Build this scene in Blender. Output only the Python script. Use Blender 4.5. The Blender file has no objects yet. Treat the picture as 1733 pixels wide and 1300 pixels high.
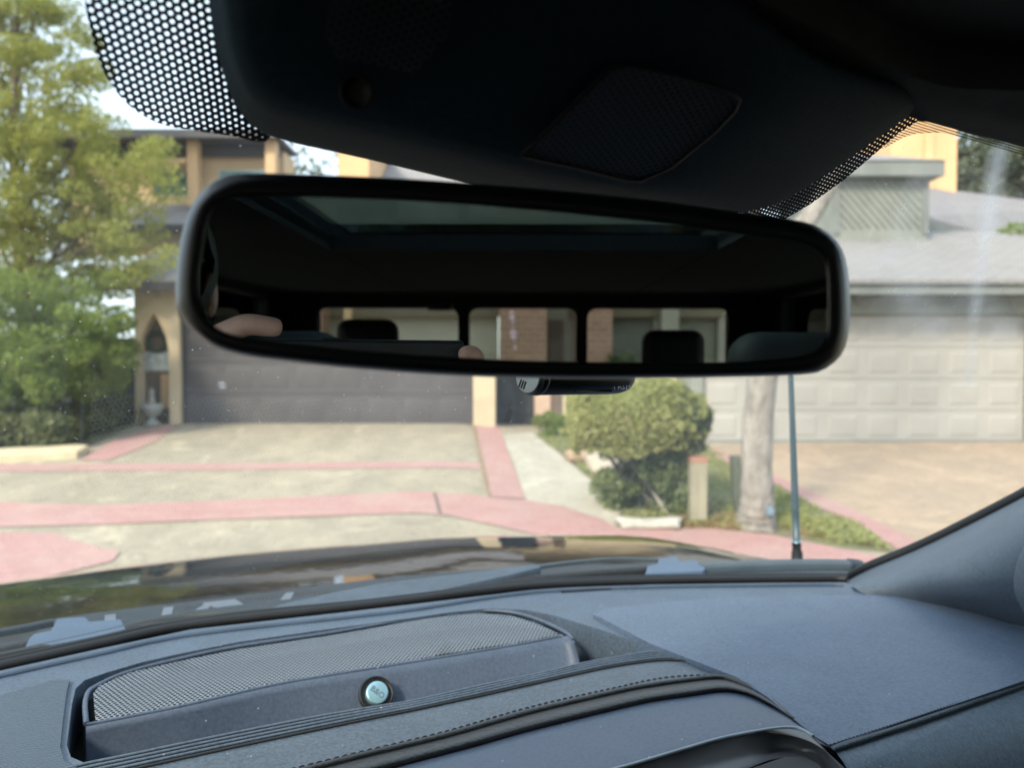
import bpy, bmesh, math, random
import numpy as np
from mathutils import Vector, Matrix
random.seed(7); rng = np.random.default_rng(7)
SC = bpy.context.scene
COL = SC.collection
H = 1.75                      # height of the camera above the street
F = 1256.0                    # focal length in pixels of the 1733 px wide photograph
# ------------------------------------------------------------------ camera
TH = math.atan(35/1256.0)
cd = bpy.data.cameras.new('camera'); cam = bpy.data.objects.new('camera', cd); COL.objects.link(cam)
cam.location = (0, 0, H); cam.rotation_euler = (math.pi/2-TH, 0, 0)
cd.sensor_width = 36; cd.lens = 36*F/1733; cd.clip_start = .004; cd.clip_end = 2000
cd.dof.use_dof = True; cd.dof.focus_distance = .50; cd.dof.aperture_fstop = 7.2
SC.camera = cam
# ------------------------------------------------------------------ sky, sun, exposure
SUN_EL, SUN_AZ = math.radians(38), math.radians(215)      # azimuth from +Y clockwise: behind and to the left
w = bpy.data.worlds.new('World'); SC.world = w; w.use_nodes = True
nt = w.node_tree; nt.nodes.clear()
sky = nt.nodes.new('ShaderNodeTexSky'); sky.sky_type = 'NISHITA'; sky.sun_disc = False
sky.sun_elevation = SUN_EL; sky.sun_rotation = SUN_AZ; sky.dust_density = 3.0; sky.air_density = 1.0; sky.ozone_density = 1.6
bg = nt.nodes.new('ShaderNodeBackground'); bg.inputs['Strength'].default_value = .15
wo = nt.nodes.new('ShaderNodeOutputWorld')
tcw = nt.nodes.new('ShaderNodeTexCoord'); nz = nt.nodes.new('ShaderNodeTexNoise'); nz.inputs['Scale'].default_value = 2.2; nz.inputs['Detail'].default_value = 5
mr = nt.nodes.new('ShaderNodeMapRange'); mr.inputs[1].default_value = .3; mr.inputs[2].default_value = .7; mr.inputs[3].default_value = .40; mr.inputs[4].default_value = .85
mxw = nt.nodes.new('ShaderNodeMix'); mxw.data_type = 'RGBA'; mxw.inputs[7].default_value = (5.0, 5.8, 6.3, 1)      # thin high cloud
nt.links.new(tcw.outputs['Generated'], nz.inputs['Vector']); nt.links.new(nz.outputs[0], mr.inputs[0]); nt.links.new(mr.outputs[0], mxw.inputs[0])
nt.links.new(sky.outputs[0], mxw.inputs[6]); nt.links.new(mxw.outputs[2], bg.inputs[0]); nt.links.new(bg.outputs[0], wo.inputs[0])
sd = bpy.data.lights.new('sun', 'SUN'); sun = bpy.data.objects.new('sun', sd); COL.objects.link(sun)
sd.energy = 2.0; sd.angle = math.radians(11); sd.color = (1, .87, .68)
sv = Vector((math.sin(SUN_AZ)*math.cos(SUN_EL), math.cos(SUN_AZ)*math.cos(SUN_EL), math.sin(SUN_EL)))
sun.rotation_euler = sv.to_track_quat('Z', 'Y').to_euler()
SC.view_settings.view_transform = 'Standard'; SC.view_settings.look = 'None'
SC.view_settings.exposure = 1.34; SC.view_settings.gamma = 1
SC.cycles.max_bounces = 8; SC.cycles.transparent_max_bounces = 24; SC.cycles.diffuse_bounces = 4
SC.cycles.glossy_bounces = 5; SC.cycles.use_denoising = True

# ------------------------------------------------------------------ geometry helpers
C3 = Vector((0, 0, H))
def ray(px, py):
    x = (px-866.5)/F; z = -(py-650)/F
    c, s = math.cos(TH), math.sin(TH)
    return Vector((x, c+z*s, -s+z*c))
def P(px, py, Y):
    d = ray(px, py); return C3+d*(Y/d.y)
def U(px, py, dz):
    d = ray(px, py); return C3+d*(dz/d.z)
CC, CS = math.cos(math.radians(25)), math.sin(math.radians(25))
LC = .12                      # centre line of the truck, to the right of the camera
def car(lat, fwd, z): return Vector((lat*CC-fwd*CS, lat*CS+fwd*CC, H+z))
def uncar(p): return (p.x*CC+p.y*CS, -p.x*CS+p.y*CC)
def G(u, t):                  # windshield surface
    return car(LC+u, .93-.28*u*u*(1-.25*t)-.63*t, -.30+.44*t+.028*math.sin(math.pi*min(max(t, 0), 1)))
def project(p):
    q = p-C3; c, s = math.cos(TH), math.sin(TH)
    y = q.y*c-q.z*s; z = q.y*s+q.z*c
    return (866.5+F*q.x/y, 650-F*z/y)
def gsolve(px, py):
    u, t = 0.0, .6
    for _ in range(30):
        a = project(G(u, t)); e = 1e-4
        b = project(G(u+e, t)); c = project(G(u, t+e))
        J = np.array([[(b[0]-a[0])/e, (c[0]-a[0])/e], [(b[1]-a[1])/e, (c[1]-a[1])/e]])
        r = np.array([px-a[0], py-a[1]])
        d = np.linalg.solve(J, r); d = np.clip(d, -.15, .15)
        u += d[0]; t += d[1]; t = min(t, 1.6)
    return u, t
def Gp(px, py, k=1.0):
    g = G(*gsolve(px, py)); return C3+(g-C3)*k
# mirror plane
MN = ray(598, 606).normalized(); MD = .271
def M(px, py, off=0.0):
    d = ray(px, py); return C3+d*((MD+off)/d.dot(MN))
# frame seen in the mirror: V virtual viewpoint, axis AX, lateral BX
V2 = Vector((0, 0, H))+MN*2*MD
AX = Vector((0, 1, 0))-MN*2*MN.y; AX.z = 0; AX.normalize(); BX = Vector((-AX.y, AX.x, 0))
def R(px, s, z): return Vector((V2.x, V2.y, 0))+AX*s+BX*((px-866.5)/F*s)+Vector((0, 0, z))
def rz(py, s): return H+(597-py)/F*s
KIND = {}
def link(o, parent=None):
    COL.objects.link(o)
    if parent is not None: o.parent = parent
    return o
def tag(o, label=None, cat=None, group=None, kind=None):
    if label: o['label'] = label
    if cat: o['category'] = cat
    if group: o['group'] = group
    if kind: o['kind'] = kind
    return o
def thing(name, label, cat, loc=(0, 0, 0), group=None):
    o = bpy.data.objects.new(name, None); o.empty_display_size = .1; o.location = loc; link(o)
    return tag(o, label, cat, group)
def mk(name, bm, m, parent=None, smooth=False, bevel=0, seg=2, ang=40, subsurf=0, uv=None):
    """bmesh -> object; vertices are given in world space, parents only translate"""
    if smooth:
        for f in bm.faces: f.smooth = True
    if uv:
        L = bm.loops.layers.uv.new('UVMap')
        for f in bm.faces:
            for l in f.loops: l[L].uv = uv(l.vert.co)
    me = bpy.data.meshes.new(name)
    if parent is not None:
        off = Vector((0, 0, 0)); q = parent
        while q is not None: off += Vector(q.location); q = q.parent
        bmesh.ops.translate(bm, verts=bm.verts, vec=-off)
    bm.to_mesh(me); bm.free()
    o = bpy.data.objects.new(name, me); link(o, parent)
    for x in (m if isinstance(m, (list, tuple)) else [m]): me.materials.append(x)
    if bevel:
        b = o.modifiers.new('bevel', 'BEVEL'); b.width = bevel; b.segments = seg; b.limit_method = 'ANGLE'; b.angle_limit = math.radians(ang)
        b.harden_normals = False
        for p in me.polygons: p.use_smooth = True
        wn = o.modifiers.new('wn', 'WEIGHTED_NORMAL'); wn.keep_sharp = False
    if subsurf:
        s = o.modifiers.new('sub', 'SUBSURF'); s.levels = subsurf; s.render_levels = subsurf
    return o
def box(bm, x0, x1, y0, y1, z0, z1, fn=None, mi=0):
    vs = [bm.verts.new(Vector((x, y, z)) if fn is None else fn(x, y, z)) for z in (z0, z1) for y in (y0, y1) for x in (x0, x1)]
    for f in ((0, 2, 3, 1), (4, 5, 7, 6), (0, 1, 5, 4), (1, 3, 7, 5), (3, 2, 6, 7), (2, 0, 4, 6)):
        g = bm.faces.new([vs[i] for i in f]); g.material_index = mi
def bx(name, b, m, parent=None, fn=None, bevel=0, **k):
    bm = bmesh.new()
    for q in (b if isinstance(b, list) else [b]): box(bm, *q, fn=fn)
    bmesh.ops.recalc_face_normals(bm, faces=bm.faces)
    return mk(name, bm, m, parent, bevel=bevel, **k)
def catmull(pts, n):
    """resample a polyline (any dimension) through a Catmull-Rom spline to n points by arc length"""
    p = np.array([list(q) for q in pts], float)
    ext = np.vstack([2*p[0]-p[1], p, 2*p[-1]-p[-2]])
    out = []
    for i in range(len(p)-1):
        a, b, c, d = ext[i:i+4]
        for t in np.linspace(0, 1, 12, endpoint=False):
            out.append(.5*(2*b+(c-a)*t+(2*a-5*b+4*c-d)*t*t+(3*b-a-3*c+d)*t**3))
    out.append(p[-1]); out = np.array(out)
    s = np.r_[0, np.cumsum(np.linalg.norm(np.diff(out, axis=0), axis=1))]
    q = np.linspace(0, s[-1], n)
    return np.stack([np.interp(q, s, out[:, k]) for k in range(out.shape[1])], 1)
def loft(bm, rows, n=60, closed=False, spline=True, mi=0):
    R_ = []
    for r in rows:
        pts = catmull(r, n) if spline else np.array([list(q) for q in r])
        R_.append([bm.verts.new(Vector(q)) for q in pts])
    m = len(R_[0])
    for a, b in zip(R_[:-1], R_[1:]):
        for i in range(m if closed else m-1):
            j = (i+1) % m
            g = bm.faces.new((a[i], a[j], b[j], b[i])); g.material_index = mi; g.smooth = True
    return R_
def tube(bm, pts, rad, n=10, caps=True, mi=0):
    pts = [Vector(p) for p in pts]; m = len(pts)
    rr = rad if isinstance(rad, (list, tuple, np.ndarray)) else [rad]*m
    rings = []; up = None
    for i, p in enumerate(pts):
        t = (pts[min(i+1, m-1)]-pts[max(i-1, 0)]).normalized()
        if up is None:
            up = Vector((0, 0, 1)) if abs(t.z) < .9 else Vector((1, 0, 0))
        a = t.cross(up).normalized(); b = a.cross(t).normalized(); up = b
        rings.append([bm.verts.new(p+(a*math.cos(k*2*math.pi/n)+b*math.sin(k*2*math.pi/n))*rr[i]) for k in range(n)])
    for a, b in zip(rings[:-1], rings[1:]):
        for k in range(n):
            f = bm.faces.new((a[k], a[(k+1) % n], b[(k+1) % n], b[k])); f.smooth = True; f.material_index = mi
    if caps:
        bm.faces.new(rings[0]).material_index = mi; bm.faces.new(rings[-1][::-1]).material_index = mi
def patch(poly, mapfn, step, spl=0):
    """polygon in a 2D parameter space -> triangulated, cut by a grid, mapped to 3D"""
    if spl: poly = [tuple(q) for q in catmull(list(poly)+[poly[0]], spl)][:-1]
    bm = bmesh.new()
    vs = [bm.verts.new((x, y, 0)) for x, y in poly]
    f0 = bm.faces.new(vs); f0.normal_update()
    bmesh.ops.triangulate(bm, faces=bm.faces, ngon_method='EAR_CLIP')
    xs = [p[0] for p in poly]; ys = [p[1] for p in poly]
    for ax, lo, hi in ((0, min(xs), max(xs)), (1, min(ys), max(ys))):
        st = step if not isinstance(step, tuple) else step[ax]
        k = math.ceil(lo/st+1e-6)
        while k*st < hi-1e-6:
            co = [0, 0, 0]; no = [0, 0, 0]; co[ax] = k*st; no[ax] = 1
            bmesh.ops.bisect_plane(bm, geom=bm.verts[:]+bm.edges[:]+bm.faces[:], plane_co=co, plane_no=no, dist=1e-6)
            k += 1
    bmesh.ops.dissolve_degenerate(bm, edges=bm.edges[:], dist=1e-7)
    for v in bm.verts: v.co = mapfn(v.co.x, v.co.y)
    bmesh.ops.recalc_face_normals(bm, faces=bm.faces)
    s = sum(f.normal.z*f.calc_area() for f in bm.faces)
    if s < 0: bmesh.ops.reverse_faces(bm, faces=bm.faces)
    return bm
def skirt(bm, vec):
    ed = [e for e in bm.edges if len(e.link_faces) == 1]
    r = bmesh.ops.extrude_edge_only(bm, edges=ed)
    bmesh.ops.translate(bm, verts=[v for v in r['geom'] if isinstance(v, bmesh.types.BMVert)], vec=vec)
    bmesh.ops.recalc_face_normals(bm, faces=bm.faces)
    s = sum(f.normal.z*f.calc_area() for f in bm.faces)
    if s < 0: bmesh.ops.reverse_faces(bm, faces=bm.faces)
def dashuv(co): a = uncar(co); return (a[0], a[1])
def plate(name, poly, dz, m, parent, thick=.02, bev=.003, step=40, spl=0, label=None):
    f = dz if callable(dz) else (lambda x, y: dz)
    bm = patch(poly, lambda x, y: U(x, y, f(x, y)), step, spl)
    skirt(bm, Vector((0, 0, -thick)))
    o = mk(name, bm, m, parent, bevel=bev, seg=3, ang=50, uv=dashuv, smooth=True)
    if label: o['label'] = label
    return o
# ------------------------------------------------------------------ materials
class N:
    def __init__(s, name):
        s.m = bpy.data.materials.new(name); s.m.use_nodes = True; s.t = s.m.node_tree; s.t.nodes.clear()
        s.out = s('OutputMaterial')
    def __call__(s, typ, ins=None, **kw):
        n = s.t.nodes.new('ShaderNode'+typ)
        for k, v in kw.items(): setattr(n, k, v)
        for k, v in (ins or {}).items():
            if isinstance(v, bpy.types.NodeSocket): s.t.links.new(v, n.inputs[k])
            else: n.inputs[k].default_value = v
        return n
    def math(s, op, a, b=0.0, c=None):
        n = s('Math', {0: a, 1: b}, operation=op)
        if c is not None:
            if isinstance(c, bpy.types.NodeSocket): s.t.links.new(c, n.inputs[2])
            else: n.inputs[2].default_value = c
        return n.outputs[0]
    def mix(s, f, a, b):
        n = s.t.nodes.new('ShaderNodeMix'); n.data_type = 'RGBA'
        for i, v in ((0, f), (6, a), (7, b)):
            if isinstance(v, bpy.types.NodeSocket): s.t.links.new(v, n.inputs[i])
            else: n.inputs[i].default_value = v if i == 0 else (*v, 1)[:4]
        return n.outputs[2]
    def noise(s, scale, detail=4, rough=.55, vec=None, dist=0):
        i = {'Scale': scale, 'Detail': detail, 'Roughness': rough, 'Distortion': dist}
        if vec is not None: i['Vector'] = vec
        return s('TexNoise', i).outputs[0]
    def ramp(s, v, a, b):
        return s('MapRange', {0: v, 1: a, 2: b, 3: 0.0, 4: 1.0}, clamp=True).outputs[0]
    def pos(s, space='Object'):
        return s('TexCoord').outputs[space]
def principled(n, base, rough, metal=0, spec=.5, coat=0, bump=None, bumps=None, extra=None):
    i = {'Base Color': base if isinstance(base, bpy.types.NodeSocket) else (*base, 1), 'Roughness': rough, 'Metallic': metal}
    p = n('BsdfPrincipled', i); p.inputs['Specular IOR Level'].default_value = spec
    if coat: p.inputs['Coat Weight'].default_value = coat; p.inputs['Coat Roughness'].default_value = .03
    if bump is not None:
        b = n('Bump', {'Height': bump, 'Strength': bumps[0], 'Distance': bumps[1]})
        n.t.links.new(b.outputs[0], p.inputs['Normal'])
    for k, v in (extra or {}).items(): p.inputs[k].default_value = v
    n.t.links.new(p.outputs[0], n.out.inputs[0])
    return p
def simple(name, a, b=None, scale=3, rough=.8, metal=0, spec=.5, coat=0, bump=None, specks=None, detail=5, stretch=None, contrast=(.35, .65)):
    """two-tone noise material with optional bump (scale, strength, distance) and light dust specks (scale, size)"""
    n = N(name); v = n.pos()
    if stretch: v = n('Mapping', {'Vector': v, 'Scale': stretch}).outputs[0]
    if b is None: b = tuple(c*.8 for c in a)
    col = n.mix(n.ramp(n.noise(scale, detail, .6, v), *contrast), b, a)
    if specks:
        vo = n('TexVoronoi', {'Scale': specks[0], 'Vector': v}); 
        rnd = n('SeparateColor', {0: vo.outputs[1]}).outputs[0]
        k = n.math('MULTIPLY', n.math('LESS_THAN', vo.outputs[0], specks[1]), n.math('GREATER_THAN', rnd, .80))
        col = n.mix(n.math('MULTIPLY', k, .7), col, (.5, .5, .5))
    if specks: col = n.mix(n.math('MULTIPLY', n.ramp(n.noise(14, 6, .7, v, .6), .45, .75), .28), col, tuple(c*1.45 for c in a))
    bh = n.noise(bump[0], 3, .6, v) if bump else None
    principled(n, col, rough, metal, spec, coat, bh, (bump[1], bump[2]) if bump else None)
    return n.m
def holes(name, base, rough, pitch, rad, rot=0.0, hexa=True, squash=1.0, shrink=None):
    """sheet with real (transparent) round holes laid out in UV metres"""
    n = N(name); uv = n.pos('UV')
    mp = n('Mapping', {'Vector': uv, 'Rotation': (0, 0, rot), 'Scale': (1/pitch, 1/(pitch*squash), 1)}).outputs[0]
    sp = n('SeparateXYZ', {0: mp}); x, y = sp.outputs[0], sp.outputs[1]
    def cell(x, y, sy):
        fx = n.math('SUBTRACT', n.math('FRACT', x), .5); fy = n.math('MULTIPLY', n.math('SUBTRACT', n.math('FRACT', y), .5), sy)
        return n.math('SQRT', n.math('ADD', n.math('MULTIPLY', fx, fx), n.math('MULTIPLY', fy, fy)))
    if hexa:
        y2 = n.math('DIVIDE', y, 1.732)
        d = n.math('MINIMUM', cell(x, y2, 1.732), cell(n.math('ADD', x, .5), n.math('ADD', y2, .5), 1.732))
    else: d = cell(x, y, 1.0)
    r = rad
    if shrink: r = shrink(n, uv)
    k = n.math('LESS_THAN', d, r)
    b = n('BsdfPrincipled', {'Base Color': (*base, 1), 'Roughness': rough})
    tr = n('BsdfTransparent'); mx = n('MixShader', {0: k, 1: b.outputs[0], 2: tr.outputs[0]})
    n.t.links.new(mx.outputs[0], n.out.inputs[0])
    return n.m
def glass(name, tint, refl=1.0, dust=0.0, ior=1.45, streaks=()):
    n = N(name)
    tr = n('BsdfTransparent', {'Color': (*tint, 1)}); gl = n('BsdfGlossy', {'Color': (.9, .95, 1, 1), 'Roughness': .0})
    fr = n('Fresnel', {'IOR': ior}).outputs[0]
    geo = n('NewGeometry')
    a = n('MixShader', {0: n.math('MULTIPLY', fr, refl), 1: tr.outputs[0], 2: gl.outputs[0]}).outputs[0]
    if dust:
        df = n('BsdfDiffuse', {'Color': (.75, .78, .8, 1)}); tl = n('BsdfTranslucent', {'Color': (.75, .78, .8, 1)})
        d2 = n('MixShader', {0: .5, 1: df.outputs[0], 2: tl.outputs[0]}).outputs[0]
        film = n.ramp(n.noise(5, 4, .6, n.pos()), .25, .8)
        vo = n('TexVoronoi', {'Scale': 210.0, 'Vector': n.pos()})
        rnd = n('SeparateColor', {0: vo.outputs[1]}).outputs[0]
        sp = n.math('MULTIPLY', n.math('LESS_THAN', vo.outputs[0], n.math('MULTIPLY', rnd, .13)), n.math('GREATER_THAN', rnd, .72))
        k = n.math('ADD', n.math('MULTIPLY', n.math('ADD', film, .5), dust), n.math('MULTIPLY', sp, .42))
        ps = geo.outputs['Position']
        for A_, B_, wd, st in streaks:      # painted-in reflection and glare, plus small water spots, each a line on the glass
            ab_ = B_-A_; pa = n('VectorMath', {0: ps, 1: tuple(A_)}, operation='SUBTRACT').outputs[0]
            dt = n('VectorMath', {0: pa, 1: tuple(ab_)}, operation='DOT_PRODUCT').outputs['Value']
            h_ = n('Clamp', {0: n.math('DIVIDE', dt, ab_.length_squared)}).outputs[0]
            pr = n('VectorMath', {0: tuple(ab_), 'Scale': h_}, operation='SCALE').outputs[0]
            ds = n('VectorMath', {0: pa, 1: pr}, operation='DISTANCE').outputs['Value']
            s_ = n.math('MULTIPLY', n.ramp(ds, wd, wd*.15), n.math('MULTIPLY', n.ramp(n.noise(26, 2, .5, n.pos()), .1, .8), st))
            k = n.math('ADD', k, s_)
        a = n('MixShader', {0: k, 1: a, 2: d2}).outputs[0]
    n.t.links.new(a, n.out.inputs[0]); return n.m
# ================================================================== OUTDOORS
def mottled(name, a, b, dark, s1=.7, grain=34, k=.55, joints=None):
    """washed aggregate: large stains, medium mottling, fine pebble grain"""
    n = N(name); v = n.pos(); st = n('Mapping', {'Vector': v, 'Rotation': (0, 0, .35), 'Scale': (1, .45, 1)}).outputs[0]
    c = n.mix(n.ramp(n.noise(s1*1.6, 7, .72, st), .40, .60), b, a)
    c = n.mix(n.math('MULTIPLY', n.ramp(n.noise(s1*3.6, 6, .75, v, 1.4), .50, .64), k), c, dark)
    v2 = n('Mapping', {'Vector': v, 'Location': (7, 3, 0)}).outputs[0]
    c = n.mix(n.math('MULTIPLY', n.ramp(n.noise(s1*2.3, 6, .75, v2, .8), .54, .68), .7), c, (a[0]*1.45, a[1]*1.5, a[2]*1.5))
    c = n.mix(n.math('MULTIPLY', n.ramp(n.noise(grain, 3, .8, v), .42, .62), .42), c, tuple(x*1.3 for x in a))
    c = n.mix(n.math('MULTIPLY', n.ramp(n.noise(grain*1.6, 2, .8, v), .52, .66), .5), c, tuple(x*.6 for x in dark))
    principled(n, c, .92, bump=n.noise(grain*1.5, 3, .7, v), bumps=(.5, .008)); return n.m
M_conc = mottled('concrete', (.36, .315, .235), (.26, .235, .178), (.16, .145, .11))
M_conc2 = mottled('pale_concrete', (.44, .41, .335), (.35, .325, .265), (.26, .24, .20), 1.1)
M_agg = mottled('pebble_concrete', (.40, .30, .21), (.31, .245, .18), (.22, .18, .14), .8)
def brick_paver(name, c1, c2, mortar, sx=.22, sy=.11, rot=0, mix=.35):
    n = N(name); v = n('Mapping', {'Vector': n.pos(), 'Rotation': (0, 0, rot)}).outputs[0]
    b = n('TexBrick', {'Vector': v, 'Color1': (*c1, 1), 'Color2': (*c2, 1), 'Mortar': (*mortar, 1), 'Scale': 1.0, 'Mortar Size': .006, 'Brick Width': sx, 'Row Height': sy})
    col = n.mix(n.math('MULTIPLY', n.ramp(n.noise(1.3, 7, .7, n.pos(), 1.0), .42, .68), .55), b.outputs[0], (.39, .30, .26))
    col = n.mix(n.math('MULTIPLY', n.ramp(n.noise(38, 3, .8, n.pos()), .45, .62), .3), col, (.58, .42, .38))
    col = n.mix(n.math('MULTIPLY', n.ramp(n.noise(4.5, 5, .75, n.pos()), .55, .7), .4), col, (.33, .20, .18))
    principled(n, col, .9, bump=b.outputs[1], bumps=(.4, -.004)); return n.m
M_red = brick_paver('red_paving', (.40, .215, .20), (.35, .19, .18), (.29, .19, .17))
def brick_wall(name, c1, c2, mortar, axis='x'):
    n = N(name); v = n.pos(); s = n('SeparateXYZ', {0: v})
    h = n.math('ADD', s.outputs[0], s.outputs[1])
    c = n('CombineXYZ', {0: h, 1: s.outputs[2], 2: 0.0}).outputs[0]
    b = n('TexBrick', {'Vector': c, 'Color1': (*c1, 1), 'Color2': (*c2, 1), 'Mortar': (*mortar, 1), 'Scale': 1.0, 'Mortar Size': .008, 'Brick Width': .21, 'Row Height': .075})
    col = n.mix(n.math('MULTIPLY', n.noise(3, 5, .6, v), .5), b.outputs[0], tuple(x*.6 for x in c1))
    principled(n, col, .9, bump=b.outputs[1], bumps=(.5, -.006)); return n.m
M_brick = brick_wall('orange_brick', (.40, .22, .145), (.32, .17, .11), (.38, .33, .28))
M_brick2 = brick_wall('peach_brick', (.62, .44, .33), (.56, .38, .28), (.5, .44, .38))
M_grass = simple('ground_cover', (.16, .19, .07), (.20, .16, .11), 2.5, .95, bump=(30, .8, .04))
M_stucco = simple('tan_stucco', (.55, .44, .30), (.49, .385, .25), 1.6, .9, bump=(120, .3, .004))
M_stucco2 = simple('cream_stucco', (.56, .47, .33), (.47, .39, .27), 1.5, .9, bump=(120, .3, .004))
M_tanw = simple('warm_tan_stucco', (.60, .44, .27), (.53, .385, .23), .8, .9, bump=(60, .3, .01))
M_orange = simple('ochre_stucco', (.70, .46, .25), (.62, .40, .21), .8, .9, bump=(60, .3, .01))
M_timber = simple('tan_timber', (.62, .42, .24), (.50, .33, .18), 3, .8, stretch=(1, 1, .1))
M_dark = simple('dark_trim', (.055, .052, .055), (.04, .038, .04), 2, .7)
M_green = simple('grey_green_siding', (.25, .265, .235), (.20, .215, .19), 2, .8, bump=(20, .2, .01))
M_gtrim = simple('grey_green_trim', (.20, .215, .20), (.155, .17, .16), 2, .8)
M_gdoor = simple('beige_door_paint', (.40, .39, .36), (.36, .35, .325), 1.2, .6)
M_ddoor = simple('charcoal_door_paint', (.085, .082, .088), (.065, .063, .068), 1, .5)
M_gate = simple('black_gate_boards', (.045, .05, .055), (.03, .034, .038), 3, .7)
M_wood = simple('brown_wood', (.17, .13, .10), (.11, .085, .065), 4, .8, stretch=(1, 1, .15))
M_bark = simple('pale_bark', (.35, .33, .30), (.19, .175, .155), 9, .95, bump=(26, .9, .03), stretch=(1, 1, .45))
M_bark2 = simple('dark_bark', (.16, .12, .09), (.09, .07, .055), 8, .95, bump=(30, .8, .02), stretch=(1, 1, .3))
M_rock = simple('boulder_stone', (.50, .46, .38), (.33, .28, .22), 4, .9, bump=(18, .5, .03))
M_win = simple('window_blind', (.55, .62, .60), (.42, .50, .48), 2, .25)
M_pane = glass('house_glass', (.75, .85, .85), 1.2)
M_white = simple('white_paint', (.75, .76, .76), (.6, .62, .63), 6, .5)
def shingle(name, a, b):
    n = N(name); v = n.pos(); s = n('SeparateXYZ', {0: v})
    c = n('CombineXYZ', {0: n.math('ADD', s.outputs[0], 0), 1: n.math('MULTIPLY', s.outputs[2], 2.6), 2: 0.0}).outputs[0]
    br = n('TexBrick', {'Vector': c, 'Color1': (*a, 1), 'Color2': (*b, 1), 'Mortar': (*[x*.6 for x in b], 1), 'Scale': 1.0, 'Mortar Size': .012, 'Brick Width': .3, 'Row Height': .14})
    col = n.mix(n.math('MULTIPLY', n.noise(1.5, 6, .7, v), .6), br.outputs[0], tuple(x*1.25 for x in a))
    principled(n, col, .95, bump=br.outputs[1], bumps=(.5, -.01)); return n.m
M_sh = shingle('grey_shingle', (.25, .24, .235), (.20, .19, .185))
M_sh2 = shingle('violet_grey_shingle', (.23, .22, .225), (.175, .165, .17))
def leafmat(name, a, b, tr=.5):
    n = N(name); g = n('NewGeometry'); r = g.outputs['Random Per Island']
    big = n.ramp(n.noise(1.1, 3, .6, n.pos()), .3, .7)
    k = n.math('ADD', n.math('MULTIPLY', r, .6), n.math('MULTIPLY', big, .4))
    col = n.mix(k, b, a)
    d = n('BsdfPrincipled', {'Base Color': col, 'Roughness': .55}); t = n('BsdfTranslucent', {'Color': n.mix(.5, a, (a[0]*1.5, a[1]*1.6, a[2]))})
    t.inputs[0].default_value = (a[0]*1.3, a[1]*1.4, a[2], 1)
    mx = n('MixShader', {0: tr, 1: d.outputs[0], 2: t.outputs[0]}); n.t.links.new(mx.outputs[0], n.out.inputs[0]); return n.m
L_yel = leafmat('yellow_green_leaves', (.34, .34, .09), (.14, .175, .05))
L_grn = leafmat('green_leaves', (.25, .31, .08), (.09, .135, .04))
L_hdg = leafmat('hedge_leaves', (.19, .21, .085), (.07, .09, .04), .35)
L_bush = leafmat('olive_leaves', (.40, .40, .16), (.24, .27, .10), .35)
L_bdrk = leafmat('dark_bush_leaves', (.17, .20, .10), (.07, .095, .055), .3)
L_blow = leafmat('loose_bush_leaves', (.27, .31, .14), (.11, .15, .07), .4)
L_far = leafmat('far_leaves', (.13, .15, .09), (.05, .065, .04), .3)
L_lawn = leafmat('bed_leaves', (.36, .36, .15), (.20, .24, .09), .3)

# ---- ground height: flat street, then a gentle rise to the two garages
def gz(x, y):
    h = .72+(.46-.72)*min(max((x+1)/4.0, 0), 1)
    return h*min(max((y-5)/7.5, 0), 1)
def GP(px, py):
    d = ray(px, py); lo, hi = 1.0, 60.0
    for _ in range(50):
        m = (lo+hi)/2; q = C3+d*m
        if q.z > gz(q.x, q.y): lo = m
        else: hi = m
    q = C3+d*lo; return q
xs = [-400, -150, -60, -30]+[i*.5 for i in range(-40, 41)]+[30, 60, 150, 400]
ys = [-400, -150, -60, -30, -15, -5, 0, 3]+[i*.25 for i in range(16, 56)]+[15, 20, 30, 60, 150, 500]
bm = bmesh.new(); gv = [[bm.verts.new((x, y, gz(x, y))) for x in xs] for y in ys]
for j in range(len(ys)-1):
    for i in range(len(xs)-1): bm.faces.new((gv[j][i], gv[j][i+1], gv[j+1][i+1], gv[j+1][i]))
tag(mk('ground', bm, M_conc), kind='structure')
def ground_sheet(name, px, m, lift, kind='structure', n=0):
    poly = [(GP(*q).x, GP(*q).y) for q in px]
    bm = patch(poly, lambda x, y: Vector((x, y, gz(x, y)+lift)), (.5, .25), n)
    return tag(mk(name, bm, m), kind=kind)
ground_sheet('driveway', [(1195, 756), (1300, 752), (1733, 747), (1990, 742), (1990, 900), (1733, 930), (1560, 925), (1449, 870), (1341, 822), (1311, 808), (1250, 775)], M_agg, .004)
ground_sheet('front_walk', [(848, 736), (906, 733), (946, 768), (1000, 813), (1050, 862), (1040, 895), (890, 850), (868, 780)], M_conc2, .004)
ground_sheet('planting_bed', [(903, 733), (1000, 742), (1197, 756), (1250, 775), (1311, 820), (1372, 856), (1449, 890), (1522, 938), (1420, 928), (1300, 904), (1150, 897), (1045, 893), (1050, 862), (1000, 813), (946, 768)], M_grass, .006)
ground_sheet('planting_ground', [(-300, 700), (100, 705), (226, 716), (226, 722), (130, 765), (0, 772), (-400, 790)], M_grass, .006)
B1 = [(-260, 858), (0, 852), (170, 856), (350, 850), (560, 840), (700, 834), (790, 838), (830, 843), (890, 848), (950, 858), (1020, 880), (1045, 896), (1100, 898), (1200, 896), (1300, 906), (1420, 929), (1540, 955), (1700, 1010), (1560, 1010), (1400, 970), (1300, 957), (1150, 947), (1040, 933), (950, 916), (850, 894), (760, 874), (700, 870), (560, 875), (350, 882), (180, 889), (0, 894), (-260, 905)]
ground_sheet('red_paving_band', B1, M_red, .010)
ground_sheet('red_paving_band', [(-200, 903), (90, 903), (140, 921), (203, 936), (190, 952), (60, 984), (-200, 1010)], M_red, .010)
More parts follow.
